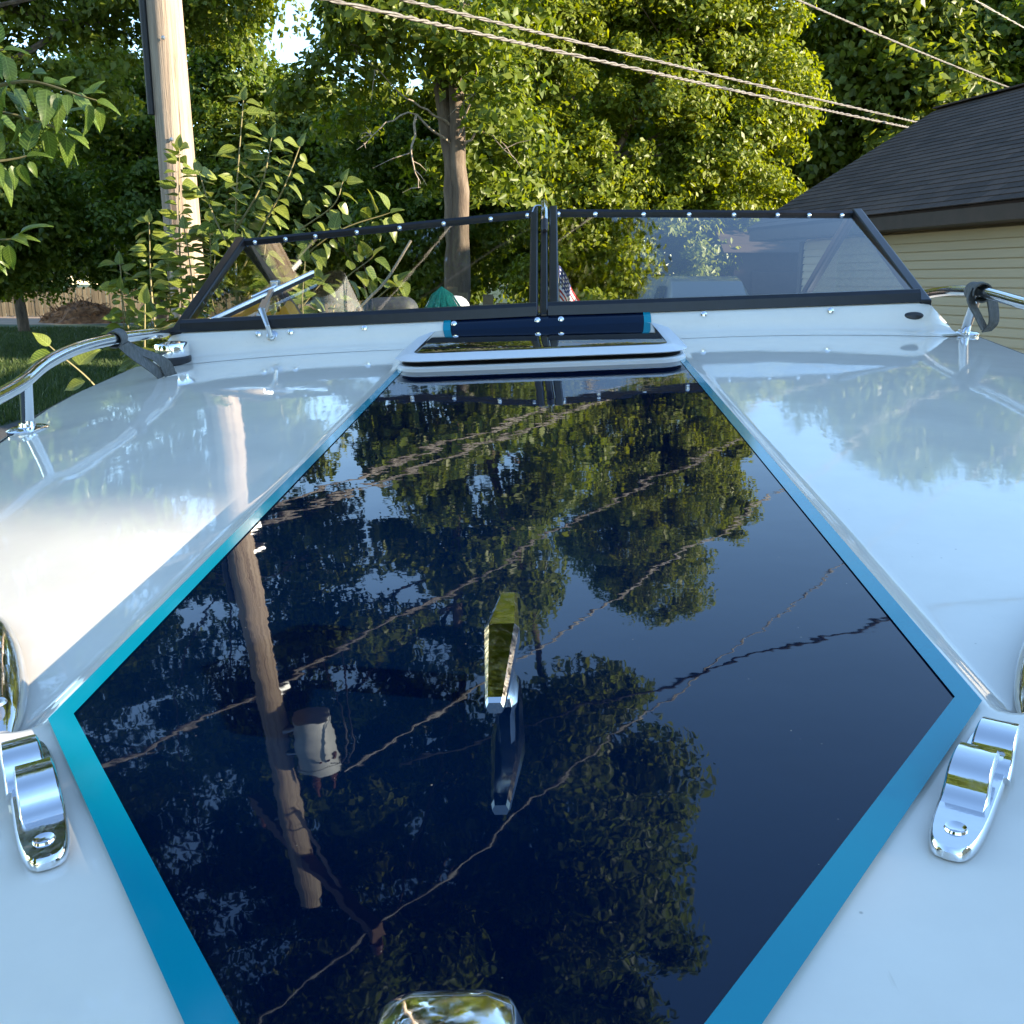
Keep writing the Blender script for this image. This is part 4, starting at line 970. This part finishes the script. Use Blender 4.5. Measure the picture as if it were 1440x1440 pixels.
# windshield: two leaning panes, centre post, side wings
ws = empty('windshield'); ws.parent = boat
def wbot(sx, t):    # t 0 centre .. 1 corner
    return V((sx * (.014 + .915 * t), 2.452 + .072 * t ** 1.4, .0595 - .012 * t))
def wtop(sx, t): return V((sx * (.017 + .938 * t), 3.15 + .05 * t ** 1.4, .2925 - .047 * t))
def quadbar(g, pts, w1, w2, upv):
    for i in range(len(pts) - 1): g.prism(pts[i], pts[i + 1], w1, w2, upv)
for sx in (-1, 1):
    ts = np.linspace(0, 1, 9)
    g = MB(); g.grid([[wbot(sx, t).lerp(wtop(sx, t), .04) + V((0, .004, .006)) for t in ts], [wbot(sx, t).lerp(wtop(sx, t), .985) + V((0, .004, .002)) for t in ts]])
    g.build('pane', M['pane'], ws, smooth=60)
    nv = V((0, -.96, .26))
    g = MB()
    P = []
    for t in ts:
        p = wtop(sx, t); P.append([p + V((0, -.013, -.013)), p + V((0, -.015, .004)), p + V((0, -.008, .011)), p + V((0, .012, .009)), p + V((0, .014, -.009))])
    g.loft(P); top = g.build('top_rail', M['black_frame'], ws, smooth=30)
    g = MB(); P = []
    for t in ts:
        p = wbot(sx, t); P.append([p + V((0, -.017, -.004)), p + V((0, -.012, .018)), p + V((0, -.003, .026)), p + V((0, .012, .026)), p + V((0, .016, -.004))])
    g.loft(P); g.build('bottom_rail', M['black_frame'], ws, smooth=30)
    g = MB(); g.prism(wbot(sx, 1) + V((sx * .012, -.015, -.012)), wtop(sx, 1) + V((sx * .006, .01, .006)), .03, .026, (0, 0, 1)); cp = g.build('corner_post', M['black_frame'], ws, bevel=.005)
    # wing
    rb = V((sx * .94, 3.76, -.055))
    a_, b_ = wbot(sx, 1) + V((0, .02, 0)), wtop(sx, 1) + V((0, .02, 0))
    g = MB(); g.add([a_, b_, rb], [(0, 1, 2)]); g.build('wing_pane', M['pane'], ws)
    g = MB(); g.prism(b_, rb, .022, .032, (sx, 0, .3)); g.build('wing_frame', M['black_frame'], ws, bevel=.004)
    g = MB(); g.prism(a_ + V((0, 0, -.01)), rb + V((0, 0, -.01)), .022, .03, (0, 0, 1)); g.build('wing_sill', M['black_frame'], ws, bevel=.004)
    # canvas snaps along the top rail
    sn = MB(); sn.lathe([(.0045, 0), (.0065, .001), (.0065, .003), (.0035, .0045), (.004, .006), (.0, .007)], n=12, ax=Matrix.Rotation(R(80), 3, 'X')); s0 = None
    for t in (.032, .152, .308, .455, .6, .742, .845, .952):
        p = wtop(sx, t) + V((0, -.014, -.003))
        if s0 is None: s0 = sn.build('snap', M['chrome'], top, smooth=40); s0.location = p
        else: inst(s0, 'snap', top, Matrix.Translation(p))
for x_, w_ in ((-.022, .022), (.004, .020), (.028, .024)):
    g = MB(); g.prism((x_, 2.44, .045), (x_ * 1.15, 3.16, .300), w_, .03, (0, 0, 1)); g.build('center_post', M['black_frame'], ws, bevel=.004)
def lp(f, h=.022): return V((.006, 2.44 + .72 * f, .045 + .255 * f + h))
g = MB(); g.tube([lp(.80), lp(.82), lp(1.0), lp(1.012)], [.0095, .011, .011, .007], 14); lt = g.build('latch', M['chrome'], ws, smooth=40)
g = MB(); g.tube([lp(.70, .02), lp(.72, .02), lp(.80, .021)], [.006, .0105, .0105], 14); g.build('latch_end', M['rubber'], lt, smooth=40)
g = MB(); g.tube(smooth_path([lp(.97) + V((-.006, 0, 0)), lp(.96) + V((-.028, 0, .002)), lp(.93) + V((-.038, 0, -.008))], 4), .0026, 6); g.build('latch_pin', M['steel'], lt, smooth=40)

# wiper on the left pane
wi = empty('wiper'); wi.parent = boat
pv = co_pt(-.678, .35)
def wpane(t, f, off=.016): p = wbot(-1, t).lerp(wtop(-1, t), f); return p + V((0, -.3 * off, off))
g = MB(); g.lathe([(.0, 0), (.016, 0), (.016, .004), (.01, .007), (.009, .014), (.0, .015)], pv + V((0, .003, -.008)), 16, Matrix.Rotation(R(70), 3, 'X')); g.build('pivot', M['steel'], wi, smooth=40)
k1, k2 = wpane(.765, .05, .030), wpane(.775, .33, .024)
g = MB(); g.tube([pv + V((0, -.012, -.004)), pv + V((-.004, -.018, .02)), k1 + V((0, -.006, .0))], [.006, .006, .008], 10); g.prism(k1 + V((0, -.006, -.004)), k1.lerp(k2, .3), .019, .014, (0, 0, 1)); g.prism(k1.lerp(k2, .25), k2, .011, .008, (0, 0, 1)); g.build('arm', M['steel'], wi, bevel=.0015)
b0, b1 = wpane(.912, .012, .02), wpane(.675, .45, .02)
g = MB(); g.prism(b0, b1, .010, .010, (0, 0, 1)); g.build('blade', M['steel'], wi, bevel=.002)
g = MB(); g.prism(b0 + V((0, .002, -.009)), b1 + V((0, .002, -.009)), .004, .010, (0, 0, 1)); g.build('blade_rubber', M['rubber'], wi)
g = MB(); g.box(k2 + V((0, .004, .0)), (.022, .03, .018)); g.prism(b0.lerp(b1, .38) + V((0, 0, .009)), b0.lerp(b1, .62) + V((0, 0, .009)), .008, .007, (0, 0, 1)); g.build('blade_clip', M['steel'], wi, bevel=.003)

# deck hatch: white flange, dark gasket, white lid rim, smoked lid
ht = empty('deck_hatch'); ht.parent = boat
def rrect(x0, x1, y0, y1, r, n=8):
    o = []
    for cx_, cy_, a0 in ((x1 - r, y0 + r, -90), (x1 - r, y1 - r, 0), (x0 + r, y1 - r, 90), (x0 + r, y0 + r, 180)):
        for k in range(n + 1): a = R(a0 + 90 * k / n); o.append((cx_ + r * math.cos(a), cy_ + r * math.sin(a)))
    return o
def rr_stack(prof, x=.29, y0=1.955, y1=2.415, r=.06):
    return [[(px, py, z) for px, py in rrect(-x - d, x + d, y0 - d, y1 + min(d, 0), max(.012, r + d))] for d, z in prof]
g = MB(); g.loft(rr_stack([(.004, .001), (.004, .009), (.0, .012), (-.02, .012)])); g.build('flange', M['hatch_white'], ht, smooth=35)
g = MB(); g.loft(rr_stack([(-.012, .0115), (-.006, .014), (-.012, .0165), (-.004, .0195), (-.012, .023), (-.02, .023)])); g.build('gasket', M['rubber'], ht, smooth=35)
g = MB(); g.loft(rr_stack([(-.012, .0225), (.006, .0228), (.007, .0245), (-.020, .0335), (-.026, .0345), (-.034, .0345)])); g.build('lid_rim', M['hatch_white'], ht, smooth=35)
g = MB(); g.loft(rr_stack([(-.033, .030), (-.033, .0352), (-.036, .0358)])); g.build('lid_panel', M['smoked'], ht, smooth=35)

# bow cleat on the panel
cl = empty('bow_cleat'); cl.parent = boat; ca = .578
g = MB(); rr_ = []
for y_, w_, zt, zb in ((-.084, .0048, .0385, .032), (-.080, .0056, .0400, .0305), (.0, .0112, .0500, .034), (.078, .0064, .0400, .0305), (.083, .005, .0385, .032)):
    rr_.append([(-w_, ca + y_, zb + .003), (-w_ * .7, ca + y_, zb), (w_ * .7, ca + y_, zb), (w_, ca + y_, zb + .003), (w_, ca + y_, zt - .003), (w_ * .72, ca + y_, zt), (-w_ * .72, ca + y_, zt), (-w_, ca + y_, zt - .003)])
g.loft(rr_); g.build('horn_bar', M['chrome'], cl, smooth=8)
g = MB(); g.loft([[(sx_ * w_, ca + sy_ * l_, z_) for sx_, sy_ in ((-1, -.7), (-.6, -1), (.6, -1), (1, -.7), (1, .7), (.6, 1), (-.6, 1), (-1, .7))] for z_, w_, l_ in ((.0024, .0085, .022), (.006, .0075, .020), (.010, .006, .018), (.022, .0055, .018), (.036, .0055, .018))])
g.build('base', M['chrome'], cl, smooth=40)

# skene chocks on both bows
def chock(sx):
    ck = empty('bow_chock'); ck.parent = boat
    A, Bq = V((sx * .216, .402, .0)), V((sx * .288, .518, .0))
    d = (Bq - A).normalized(); x = d.cross(V((0, 0, 1)))
    def P(u, s_, z): return A + d * u + x * s_ * sx + V((0, 0, z + .001))
    LN = (Bq - A).length
    g = MB(); ring = []
    for z, q in ((0, 1.0), (.004, 1.0), (.006, .9)):
        r_ = []
        for k in range(28):
            a = 2 * math.pi * k / 28; c, s_ = math.cos(a), math.sin(a)
            r_.append(P(LN / 2 + (abs(c) ** .5) * (1 if c > 0 else -1) * LN / 2 * (q if q == 1 else .975), (abs(s_) ** .6) * (1 if s_ > 0 else -1) * .0128 * q, z))
        ring.append(r_)
    g.loft(ring); g.build('base_plate', M['chrome'], ck, smooth=40)
    # two hooked horns, one behind the other
    for path, off in (([(.036, .003), (.045, .0045), (.0505, .0085), (.0535, .0135), (.058, .0170), (.068, .0180), (.077, .0165)], -.0015), ([(.078, .003), (.086, .0050), (.0905, .0095), (.0935, .0145), (.099, .0172), (.108, .0172), (.114, .0150)], .0035)):
        g = MB(); rr2 = []
        sp = smooth_path([V((u, 0, z)) for u, z in path], 3)
        for k, q in enumerate(sp):
            t = (sp[min(k + 1, len(sp) - 1)] - sp[max(k - 1, 0)]).normalized(); f = k / (len(sp) - 1)
            nx, nz = -t.z, t.x; th = .0026 + .0012 * f; hwid = .0112 * (1 - .10 * f)
            rr2.append([P(q.x - nx * th, -hwid + off, q.z - nz * th), P(q.x - nx * th, hwid + off, q.z - nz * th), P(q.x + nx * th * .4, hwid * 1.0 + off, q.z + nz * th * .4), P(q.x + nx * th, hwid * .88 + off, q.z + nz * th), P(q.x + nx * th, -hwid * .88 + off, q.z + nz * th), P(q.x + nx * th * .4, -hwid + off, q.z + nz * th * .4)])
        g.loft(rr2); g.build('horn', M['chrome'], ck, smooth=45)
    g = MB(); g.lathe([(.0, 0), (.0055, 0), (.005, .0012), (.0033, .0004), (.0, .0006)], P(.018, 0, .006), 16); g.build('screw', M['chrome'], ck, smooth=40)
    return ck
for sx in (-1, 1): chock(sx)
# teardrop chrome side light housings just aft of the chocks
for sx in (-1, 1):
    nl = empty('side_light'); nl.parent = boat
    A, Bq = V((sx * .318, .540, -.005)), V((sx * .45, .76, -.014)); d = (Bq - A).normalized(); x = d.cross(V((0, 0, 1))); LN = (Bq - A).length
    g = MB(); rr2 = []
    for k in range(17):
        t = k / 16; wv = .023 * (math.sin(math.pi * min(1, (t * .93 + .04))) ** .55) * (1 - .25 * t); hh = .024 * math.sin(math.pi * min(.98, t * .95 + .03)) ** .6
        rr2.append([A + d * LN * t + x * wv * math.cos(a) + V((0, 0, hh * max(0, math.sin(a)) ** .8)) for a in [math.pi * q / 12 for q in range(13)]])
    g.loft(rr2); g.build('housing', M['chrome'], nl, smooth=50)
    g = MB(); g.lathe([(.0, 0), (.007, 0), (.006, .0015), (.003, .0008), (.0, .001)], A + d * .022 + V((0, 0, .0165)), 14); g.build('screw', M['steel'], nl, smooth=40)
# bow light at the stem head
bl = empty('bow_light'); bl.parent = boat
g = MB(); rr2 = []
for y_, w_, h_ in ((.155, .021, .035), (.17, .025, .046), (.2, .0265, .055), (.235, .0265, .0595), (.258, .0255, .0575), (.268, .023, .052), (.272, .020, .042), (.274, .017, .012)):
    rr2.append([(-w_, y_, .002), (w_, y_, .002), (w_, y_, h_ * .75), (w_ * .86, y_, h_ * .94), (w_ * .5, y_, h_), (-w_ * .5, y_, h_), (-w_ * .86, y_, h_ * .94), (-w_, y_, h_ * .75)])
g.loft(rr2); g.build('housing', M['chrome'], bl, smooth=60, bevel=.0015)
g = MB(); g.lathe([(.012, .0), (.013, .004), (.008, .012), (.0, .013)], (0, .2, .047), 14); g.build('lens', M['hatch_white'], bl, smooth=40)

# bow rails
def rail(sx):
    rl = empty('bow_rail'); rl.parent = boat
    pts = [(.66, .86, -.01), (.675, .87, .03), (.72, .96, .058), (.80, 1.25, .055), (.872, 1.6, .056), (.893, 1.75, .074), (.905, 1.9, .082), (.912, 2.08, .078), (.915, 2.28, .066), (.945, 2.44, .052), (.985, 2.62, .046), (1.0, 2.78, .02), (1.0, 2.84, -.05)]
    if sx > 0: pts = [(.66, .86, -.01), (.675, .87, .03), (.73, .96, .058), (.82, 1.25, .058), (.91, 1.6, .062), (.985, 1.9, .070), (1.0, 2.12, .072), (1.003, 2.36, .077), (1.003, 2.6, .057), (1.0, 2.78, .02), (1.0, 2.84, -.05)]
    g = MB(); g.tube(smooth_path([(sx * x, y, z) for x, y, z in pts], 8), .0125, 14); g.build('tube', M['chrome'], rl, smooth=60)
    for (x, y, top) in (((.905, 1.675, V((.884, 1.66, .058))), (.80, 1.06, V((.757, 1.06, .05)))) if sx < 0 else ((1.028, 2.48, V((1.003, 2.36, .07))), (.84, 1.3, V((.835, 1.3, .05))))):
        z0 = deck_n(x, y)
        st_ = MB(); st_.tube([V((sx * x, y, z0)), V((sx * top.x, top.y, top.z))], .011, 14); so = st_.build('stanchion', M['chrome'], rl, smooth=60)
        ff = MB(); ff.lathe([(.033, -.004), (.034, .003), (.028, .006), (.014, .008), (.013, .014)], (sx * x, y, z0 + .001), 24, None, 1.0, 1.15); ff.build('flange', M['chrome'], so, smooth=40)
    return rl
for sx in (-1, 1): rail(sx)
# horn on the left side deck
hn = empty('deck_horn'); hn.parent = boat; hz = deck_n(.93, 2.44)
g = MB(); g.lathe([(.03, 0), (.042, .004), (.044, .018), (.040, .022)], (-.925, 2.43, hz), 28); g.build('base', M['plastic_black'], hn, smooth=40)
g = MB(); g.lathe([(.040, .021), (.0415, .024), (.0415, .05), (.0385, .055), (.02, .058), (.0, .0585)], (-.925, 2.43, hz), 28); g.build('cap', M['chrome'], hn, smooth=40)

# webbing straps tied round the rails
def ribbon(paths, wid, thick, mt):
    g = MB()
    for pts, wv in paths:
        sp = smooth_path(pts, 6); wv = V(wv).normalized() * wid / 2; rr2 = []
        for i, p in enumerate(sp):
            t = (sp[min(i + 1, len(sp) - 1)] - sp[max(0, i - 1)]).normalized(); n_ = t.cross(wv).normalized() * thick / 2
            rr2.append([p - wv - n_, p + wv - n_, p + wv + n_, p - wv + n_])
        g.loft(rr2)
    return g
def circ(c, r, ax1, ax2, a0, a1, n=10): return [V(c) + r * (V(ax1) * math.cos(R(a0 + (a1 - a0) * k / n)) + V(ax2) * math.sin(R(a0 + (a1 - a0) * k / n))) for k in range(n + 1)]
c = V((-.912, 2.10, .0775)); zl = deck_n(.98, 2.2)
g = ribbon([(circ(c, .0175, (1, 0, 0), (0, 0, 1), -60, 280), (0, 1, .1)), ([c + V((.012, 0, -.014)), c + V((.02, .03, -.04)), c + V((.045, .06, -.075)), V((-.86, 2.19, zl + .012))], (.35, .9, .2)),
            ([c + V((-.015, .02, .004)), c + V((.01, .04, -.025)), c + V((.06, .075, -.06)), V((-.845, 2.2, zl + .013))], (.6, .75, .1))], .03, .003, M['webbing'])
o = g.build('strap', M['webbing'], None, smooth=50); o.matrix_world = BM
tag(o, 'grey webbing strap tied from the left bow rail to the deck', 'strap', 'straps on the bow rails')
c = V((1.003, 2.37, .077)); zr = deck_n(1.0, 2.4)
g = ribbon([(circ(c, .019, (1, 0, 0), (0, 0, 1), 0, 330, 14), (0, 1, .0)), (circ(c + V((.0, -.03, 0)), .021, (1, 0, 0), (0, 0, 1), -120, 200, 12), (.2, 1, .0)),
            ([c + V((-.016, -.03, .012)), c + V((-.024, -.034, -.015)), c + V((-.006, -.036, -.05)), c + V((.016, -.03, -.085))], (.7, .7, .0)),
            ([c + V((.02, -.03, -.004)), c + V((.03, -.03, -.035)), c + V((.034, -.03, -.07)), c + V((.022, -.025, -.09))], (.8, .5, .0))], .034, .0035, M['webbing'])
o = g.build('strap', M['webbing'], None, smooth=50); o.matrix_world = BM
tag(o, 'grey webbing strap looped over the right bow rail', 'strap', 'straps on the bow rails')

# seats inside the cockpit (parts of the boat)
def seat(x, y, z, w_, h_, m1, m2):
    s_ = empty('seat'); s_.parent = boat
    g = MB(); g.box((x, y, z - h_ / 2), (w_, .12, h_)); g.build('backrest', m1, s_, bevel=min(.05, w_ / 3), seg=4, smooth=50)
    g = MB(); g.box((x, y - .075, z - h_ / 2 - .02), (w_ * .7, .05, h_ * .6)); g.build('pad', m2, s_, bevel=.02, seg=3, smooth=50)
    g = MB(); g.box((x, y - .25, z - h_ - .02), (w_ * 1.1, .45, .12)); g.build('cushion', m1, s_, bevel=.03, seg=3, smooth=50)
    g = MB(); g.tube([(x, y - .25, z - h_ - .05), (x, y - .25, -.56)], .04, 10); g.build('pedestal', M['galv'], s_)
seat(-.385, 3.82, .004, .17, .42, M['vinyl_white'], M['rubber'])
seat(-.56, 3.55, .03, .2, .45, M['vinyl_dark'], M['vinyl_dark'])

# things on the dash and in the cockpit
def boat_thing(name): return empty(name, mat=BM)
um = boat_thing('umbrella_ornament')
um.matrix_world = BM @ Matrix.Translation((-.30, 2.93, -.03))
g = MB(); g.tube([(0, 0, 0), (.002, 0, .06), (0, 0, .115)], .005, 8); g.build('stem', M['brown_wood'], um, smooth=50)
g = MB(); rd = random.Random(8); n_ = 44
for k in range(n_):
    a = 2 * math.pi * k / n_ + rd.uniform(-.05, .05); c_, s_ = math.cos(a), math.sin(a); r1 = .052 * rd.uniform(.9, 1.08); z1 = .072 + rd.uniform(-.005, .004); wv = .0055
    top_ = V((0, 0, .132)); m1 = V((c_ * r1 * .55, s_ * r1 * .55, .108)); e1 = V((c_ * r1, s_ * r1, z1)); tn = V((-s_, c_, 0)) * wv
    up1 = V((0, 0, .002))
    g.add([top_, m1 - tn * .8, m1 + tn * .8, e1 - tn, e1 + tn, m1 + up1, e1 + up1], [(0, 1, 5), (0, 5, 2), (1, 3, 6, 5), (5, 6, 4, 2)])
g.build('thatch', M['raffia'], um)
g = MB(); g.lathe([(.02, 0), (.02, .004), (.006, .008)], n=14); g.build('foot', M['plastic_black'], um)
tag(um, 'small teal raffia umbrella ornament behind the left windshield pane', 'ornament')

yl = boat_thing('yellow_cloth'); rd = random.Random(12)
def crumple(name, cx_, cy_, lx, ly, h_, seed, mt, parent, base=-.02):
    r = np.random.default_rng(seed); ph = r.uniform(0, 6.28, 12); P = []
    for i in range(22):
        row = []
        for j in range(22):
            u, v_ = i / 21, j / 21; e = (math.sin(math.pi * u) * math.sin(math.pi * v_)) ** .5
            z = base + h_ * e * (.55 + .25 * math.sin(7 * u + ph[0] + 3 * v_) + .2 * math.sin(13 * v_ + ph[1] - 5 * u) + .12 * math.sin(19 * u + 11 * v_ + ph[2]))
            row.append((cx_ + lx * (u - .5) + .012 * math.sin(11 * v_ + ph[3]), cy_ + ly * (v_ - .5) + .012 * math.sin(9 * u + ph[4]), z))
        P.append(row)
    g = MB(); g.grid(P); return g.build(name, mt, parent, smooth=70)
crumple('drape', -.835, 2.73, .17, .16, .125, 3, M['gold_cloth'], yl, .005)
crumple('fold', -.715, 2.72, .13, .12, .10, 8, M['gold_cloth'], yl, .002)
tag(yl, 'crumpled golden yellow cloth behind the left windshield corner', 'cloth')
wc = boat_thing('white_cloth'); crumple('drape', -.715, 2.645, .15, .07, .065, 21, M['white_cloth'], wc, .012)
tag(wc, 'small white cloth lying beside the yellow cloth under the wiper', 'cloth')

cd = MB(); cd.tube(smooth_path([(-.66, 2.72, -.02), (-.60, 2.74, .03), (-.565, 2.74, .045), (-.53, 2.76, .03), (-.515, 2.76, -.02)], 6), .0022, 6)
o = cd.build('thin_cord', M['rope'], None, smooth=60); o.matrix_world = BM; tag(o, 'thin pale cord arching behind the wiper', 'cord')
cd = MB(); cd.tube(smooth_path([(-.44, 3.35, .225), (-.525, 3.32, .105), (-.59, 3.3, .045), (-.65, 3.26, -.015), (-.665, 3.23, -.07)], 6), .0045, 8)
o = cd.build('bent_rod', M['rope'], None, smooth=60); o.matrix_world = BM; tag(o, 'pale bent rod standing behind the left windshield pane', 'rod')

# stern flag
fl = boat_thing('flag'); FX, FY = .036, 5.1
g = MB(); g.tube([(FX, FY, -.62), (FX, FY, .06)], .006, 8); g.build('flagpole', M['steel'], fl, smooth=60)
m = mat('flag_cloth', (0.8, 0.8, 0.8), 0.8)
uv = nd(m, 'ShaderNodeUVMap'); sp_ = nd(m, 'ShaderNodeSeparateXYZ'); lk(m, uv.outputs[0], sp_.inputs[0])
def mth(op, a, b=None):
    n = nd(m, 'ShaderNodeMath', operation=op)
    for i, s_ in enumerate((a, b)):
        if s_ is None: continue
        if isinstance(s_, (int, float)): n.inputs[i].default_value = s_
        else: lk(m, s_, n.inputs[i])
    return n.outputs[0]
red = mth('LESS_THAN', mth('MODULO', mth('MULTIPLY', sp_.outputs[1], 13), 2.0), 1.0)
canton = mth('MULTIPLY', mth('LESS_THAN', sp_.outputs[0], .4), mth('GREATER_THAN', sp_.outputs[1], 6 / 13))
su = mth('SUBTRACT', mth('FRACT', mth('MULTIPLY', sp_.outputs[0], 15)), .5); sv = mth('SUBTRACT', mth('FRACT', mth('MULTIPLY', sp_.outputs[1], 9.3)), .5)
star = mth('LESS_THAN', mth('ADD', mth('MULTIPLY', su, su), mth('MULTIPLY', sv, sv)), .05)
mx1 = nd(m, 'ShaderNodeMixRGB'); mx1.inputs[1].default_value = (.75, .75, .75, 1); mx1.inputs[2].default_value = (.42, .02, .04, 1); lk(m, red, mx1.inputs[0])
mx2 = nd(m, 'ShaderNodeMixRGB'); mx2.inputs[1].default_value = (.02, .03, .14, 1); mx2.inputs[2].default_value = (.75, .75, .75, 1); lk(m, star, mx2.inputs[0])
mx3 = nd(m, 'ShaderNodeMixRGB'); lk(m, canton, mx3.inputs[0]); lk(m, mx1.outputs[0], mx3.inputs[1]); lk(m, mx2.outputs[0], mx3.inputs[2]); lk(m, mx3.outputs[0], bsdf(m).inputs['Base Color'])
g = MB(); NU, NV = 28, 20; P = []
for j in range(NV + 1):
    row = []
    for i in range(NU + 1):
        u, v_ = i / NU, j / NV
        row.append((FX + .008 + .155 * u * (.75 + .25 * v_) + .010 * math.sin(9 * u) , FY + .028 * math.sin(11 * u + 1.5 * v_) * u ** .4, .035 - .19 * (1 - v_) - .30 * u ** 1.15 - .01 * math.sin(7 * u)))
    P.append(row)
me = bpy.data.meshes.new('cloth'); vs = [p for r_ in P for p in r_]; fs = [(j * (NU + 1) + i, j * (NU + 1) + i + 1, (j + 1) * (NU + 1) + i + 1, (j + 1) * (NU + 1) + i) for j in range(NV) for i in range(NU)]
me.from_pydata(vs, [], fs); ul = me.uv_layers.new(name='UVMap')
for lp in me.loops: k = lp.vertex_index; ul.data[lp.index].uv = ((k % (NU + 1)) / NU, (k // (NU + 1)) / NV)
me.materials.append(m); me.polygons.foreach_set('use_smooth', [True] * len(me.polygons))
fo = bpy.data.objects.new('cloth', me); COL.objects.link(fo); fo.parent = fl
tag(fl, 'small drooping flag with red and white stripes and starred blue corner', 'flag')

# trailer under the boat
tr = boat_thing('boat_trailer')
for sx in (-1, 1):
    g = MB(); g.box((sx * .45, 2.9, -1.28), (.08, 5.0, .1)); g.build('frame_rail', M['galv'], tr)
    g = MB(); g.prism((sx * .45, .9, -.93), (sx * .45, 5.2, -1.1), .1, .06); g.build('bunk', M['vinyl_dark'], tr)
    for y_ in (1.2, 4.6):
        g = MB(); g.box((sx * .45, y_, -1.1), (.05, .06, .3)); g.build('bracket', M['galv'], tr)
    g = MB(); g.lathe([(.17, -.09), (.29, -.09), (.31, -.05), (.31, .05), (.29, .09), (.17, .09)], (sx * 1.02, 4.0, -1.52), 28, Matrix.Rotation(R(90), 3, 'Y')); wh = g.build('wheel', M['tyre'], tr, smooth=40)
    g = MB(); g.lathe([(.03, .085), (.1, .09), (.165, .085), (.165, .04)], (sx * 1.02, 4.0, -1.52), 20, Matrix.Rotation(R(90 * sx), 3, 'Y')); g.build('rim', M['galv'], wh, smooth=40)
g = MB(); g.box((0, 4.0, -1.5), (1.95, .07, .07)); g.build('axle', M['galv'], tr)
for y_ in (.5, 2.6, 5.3):
    g = MB(); g.box((0, y_, -1.3), (.86, .08, .08)); g.build('cross_member', M['galv'], tr)
g = MB(); g.prism((0, .5, -1.3), (0, -1.1, -1.3), .09, .09); g.build('tongue', M['galv'], tr)
g = MB(); g.tube([(0, -1.0, -1.25), (0, -1.0, -1.66)], .03, 10); g.build('jack', M['galv'], tr)
tag(tr, 'galvanised boat trailer under the white hull', 'trailer')
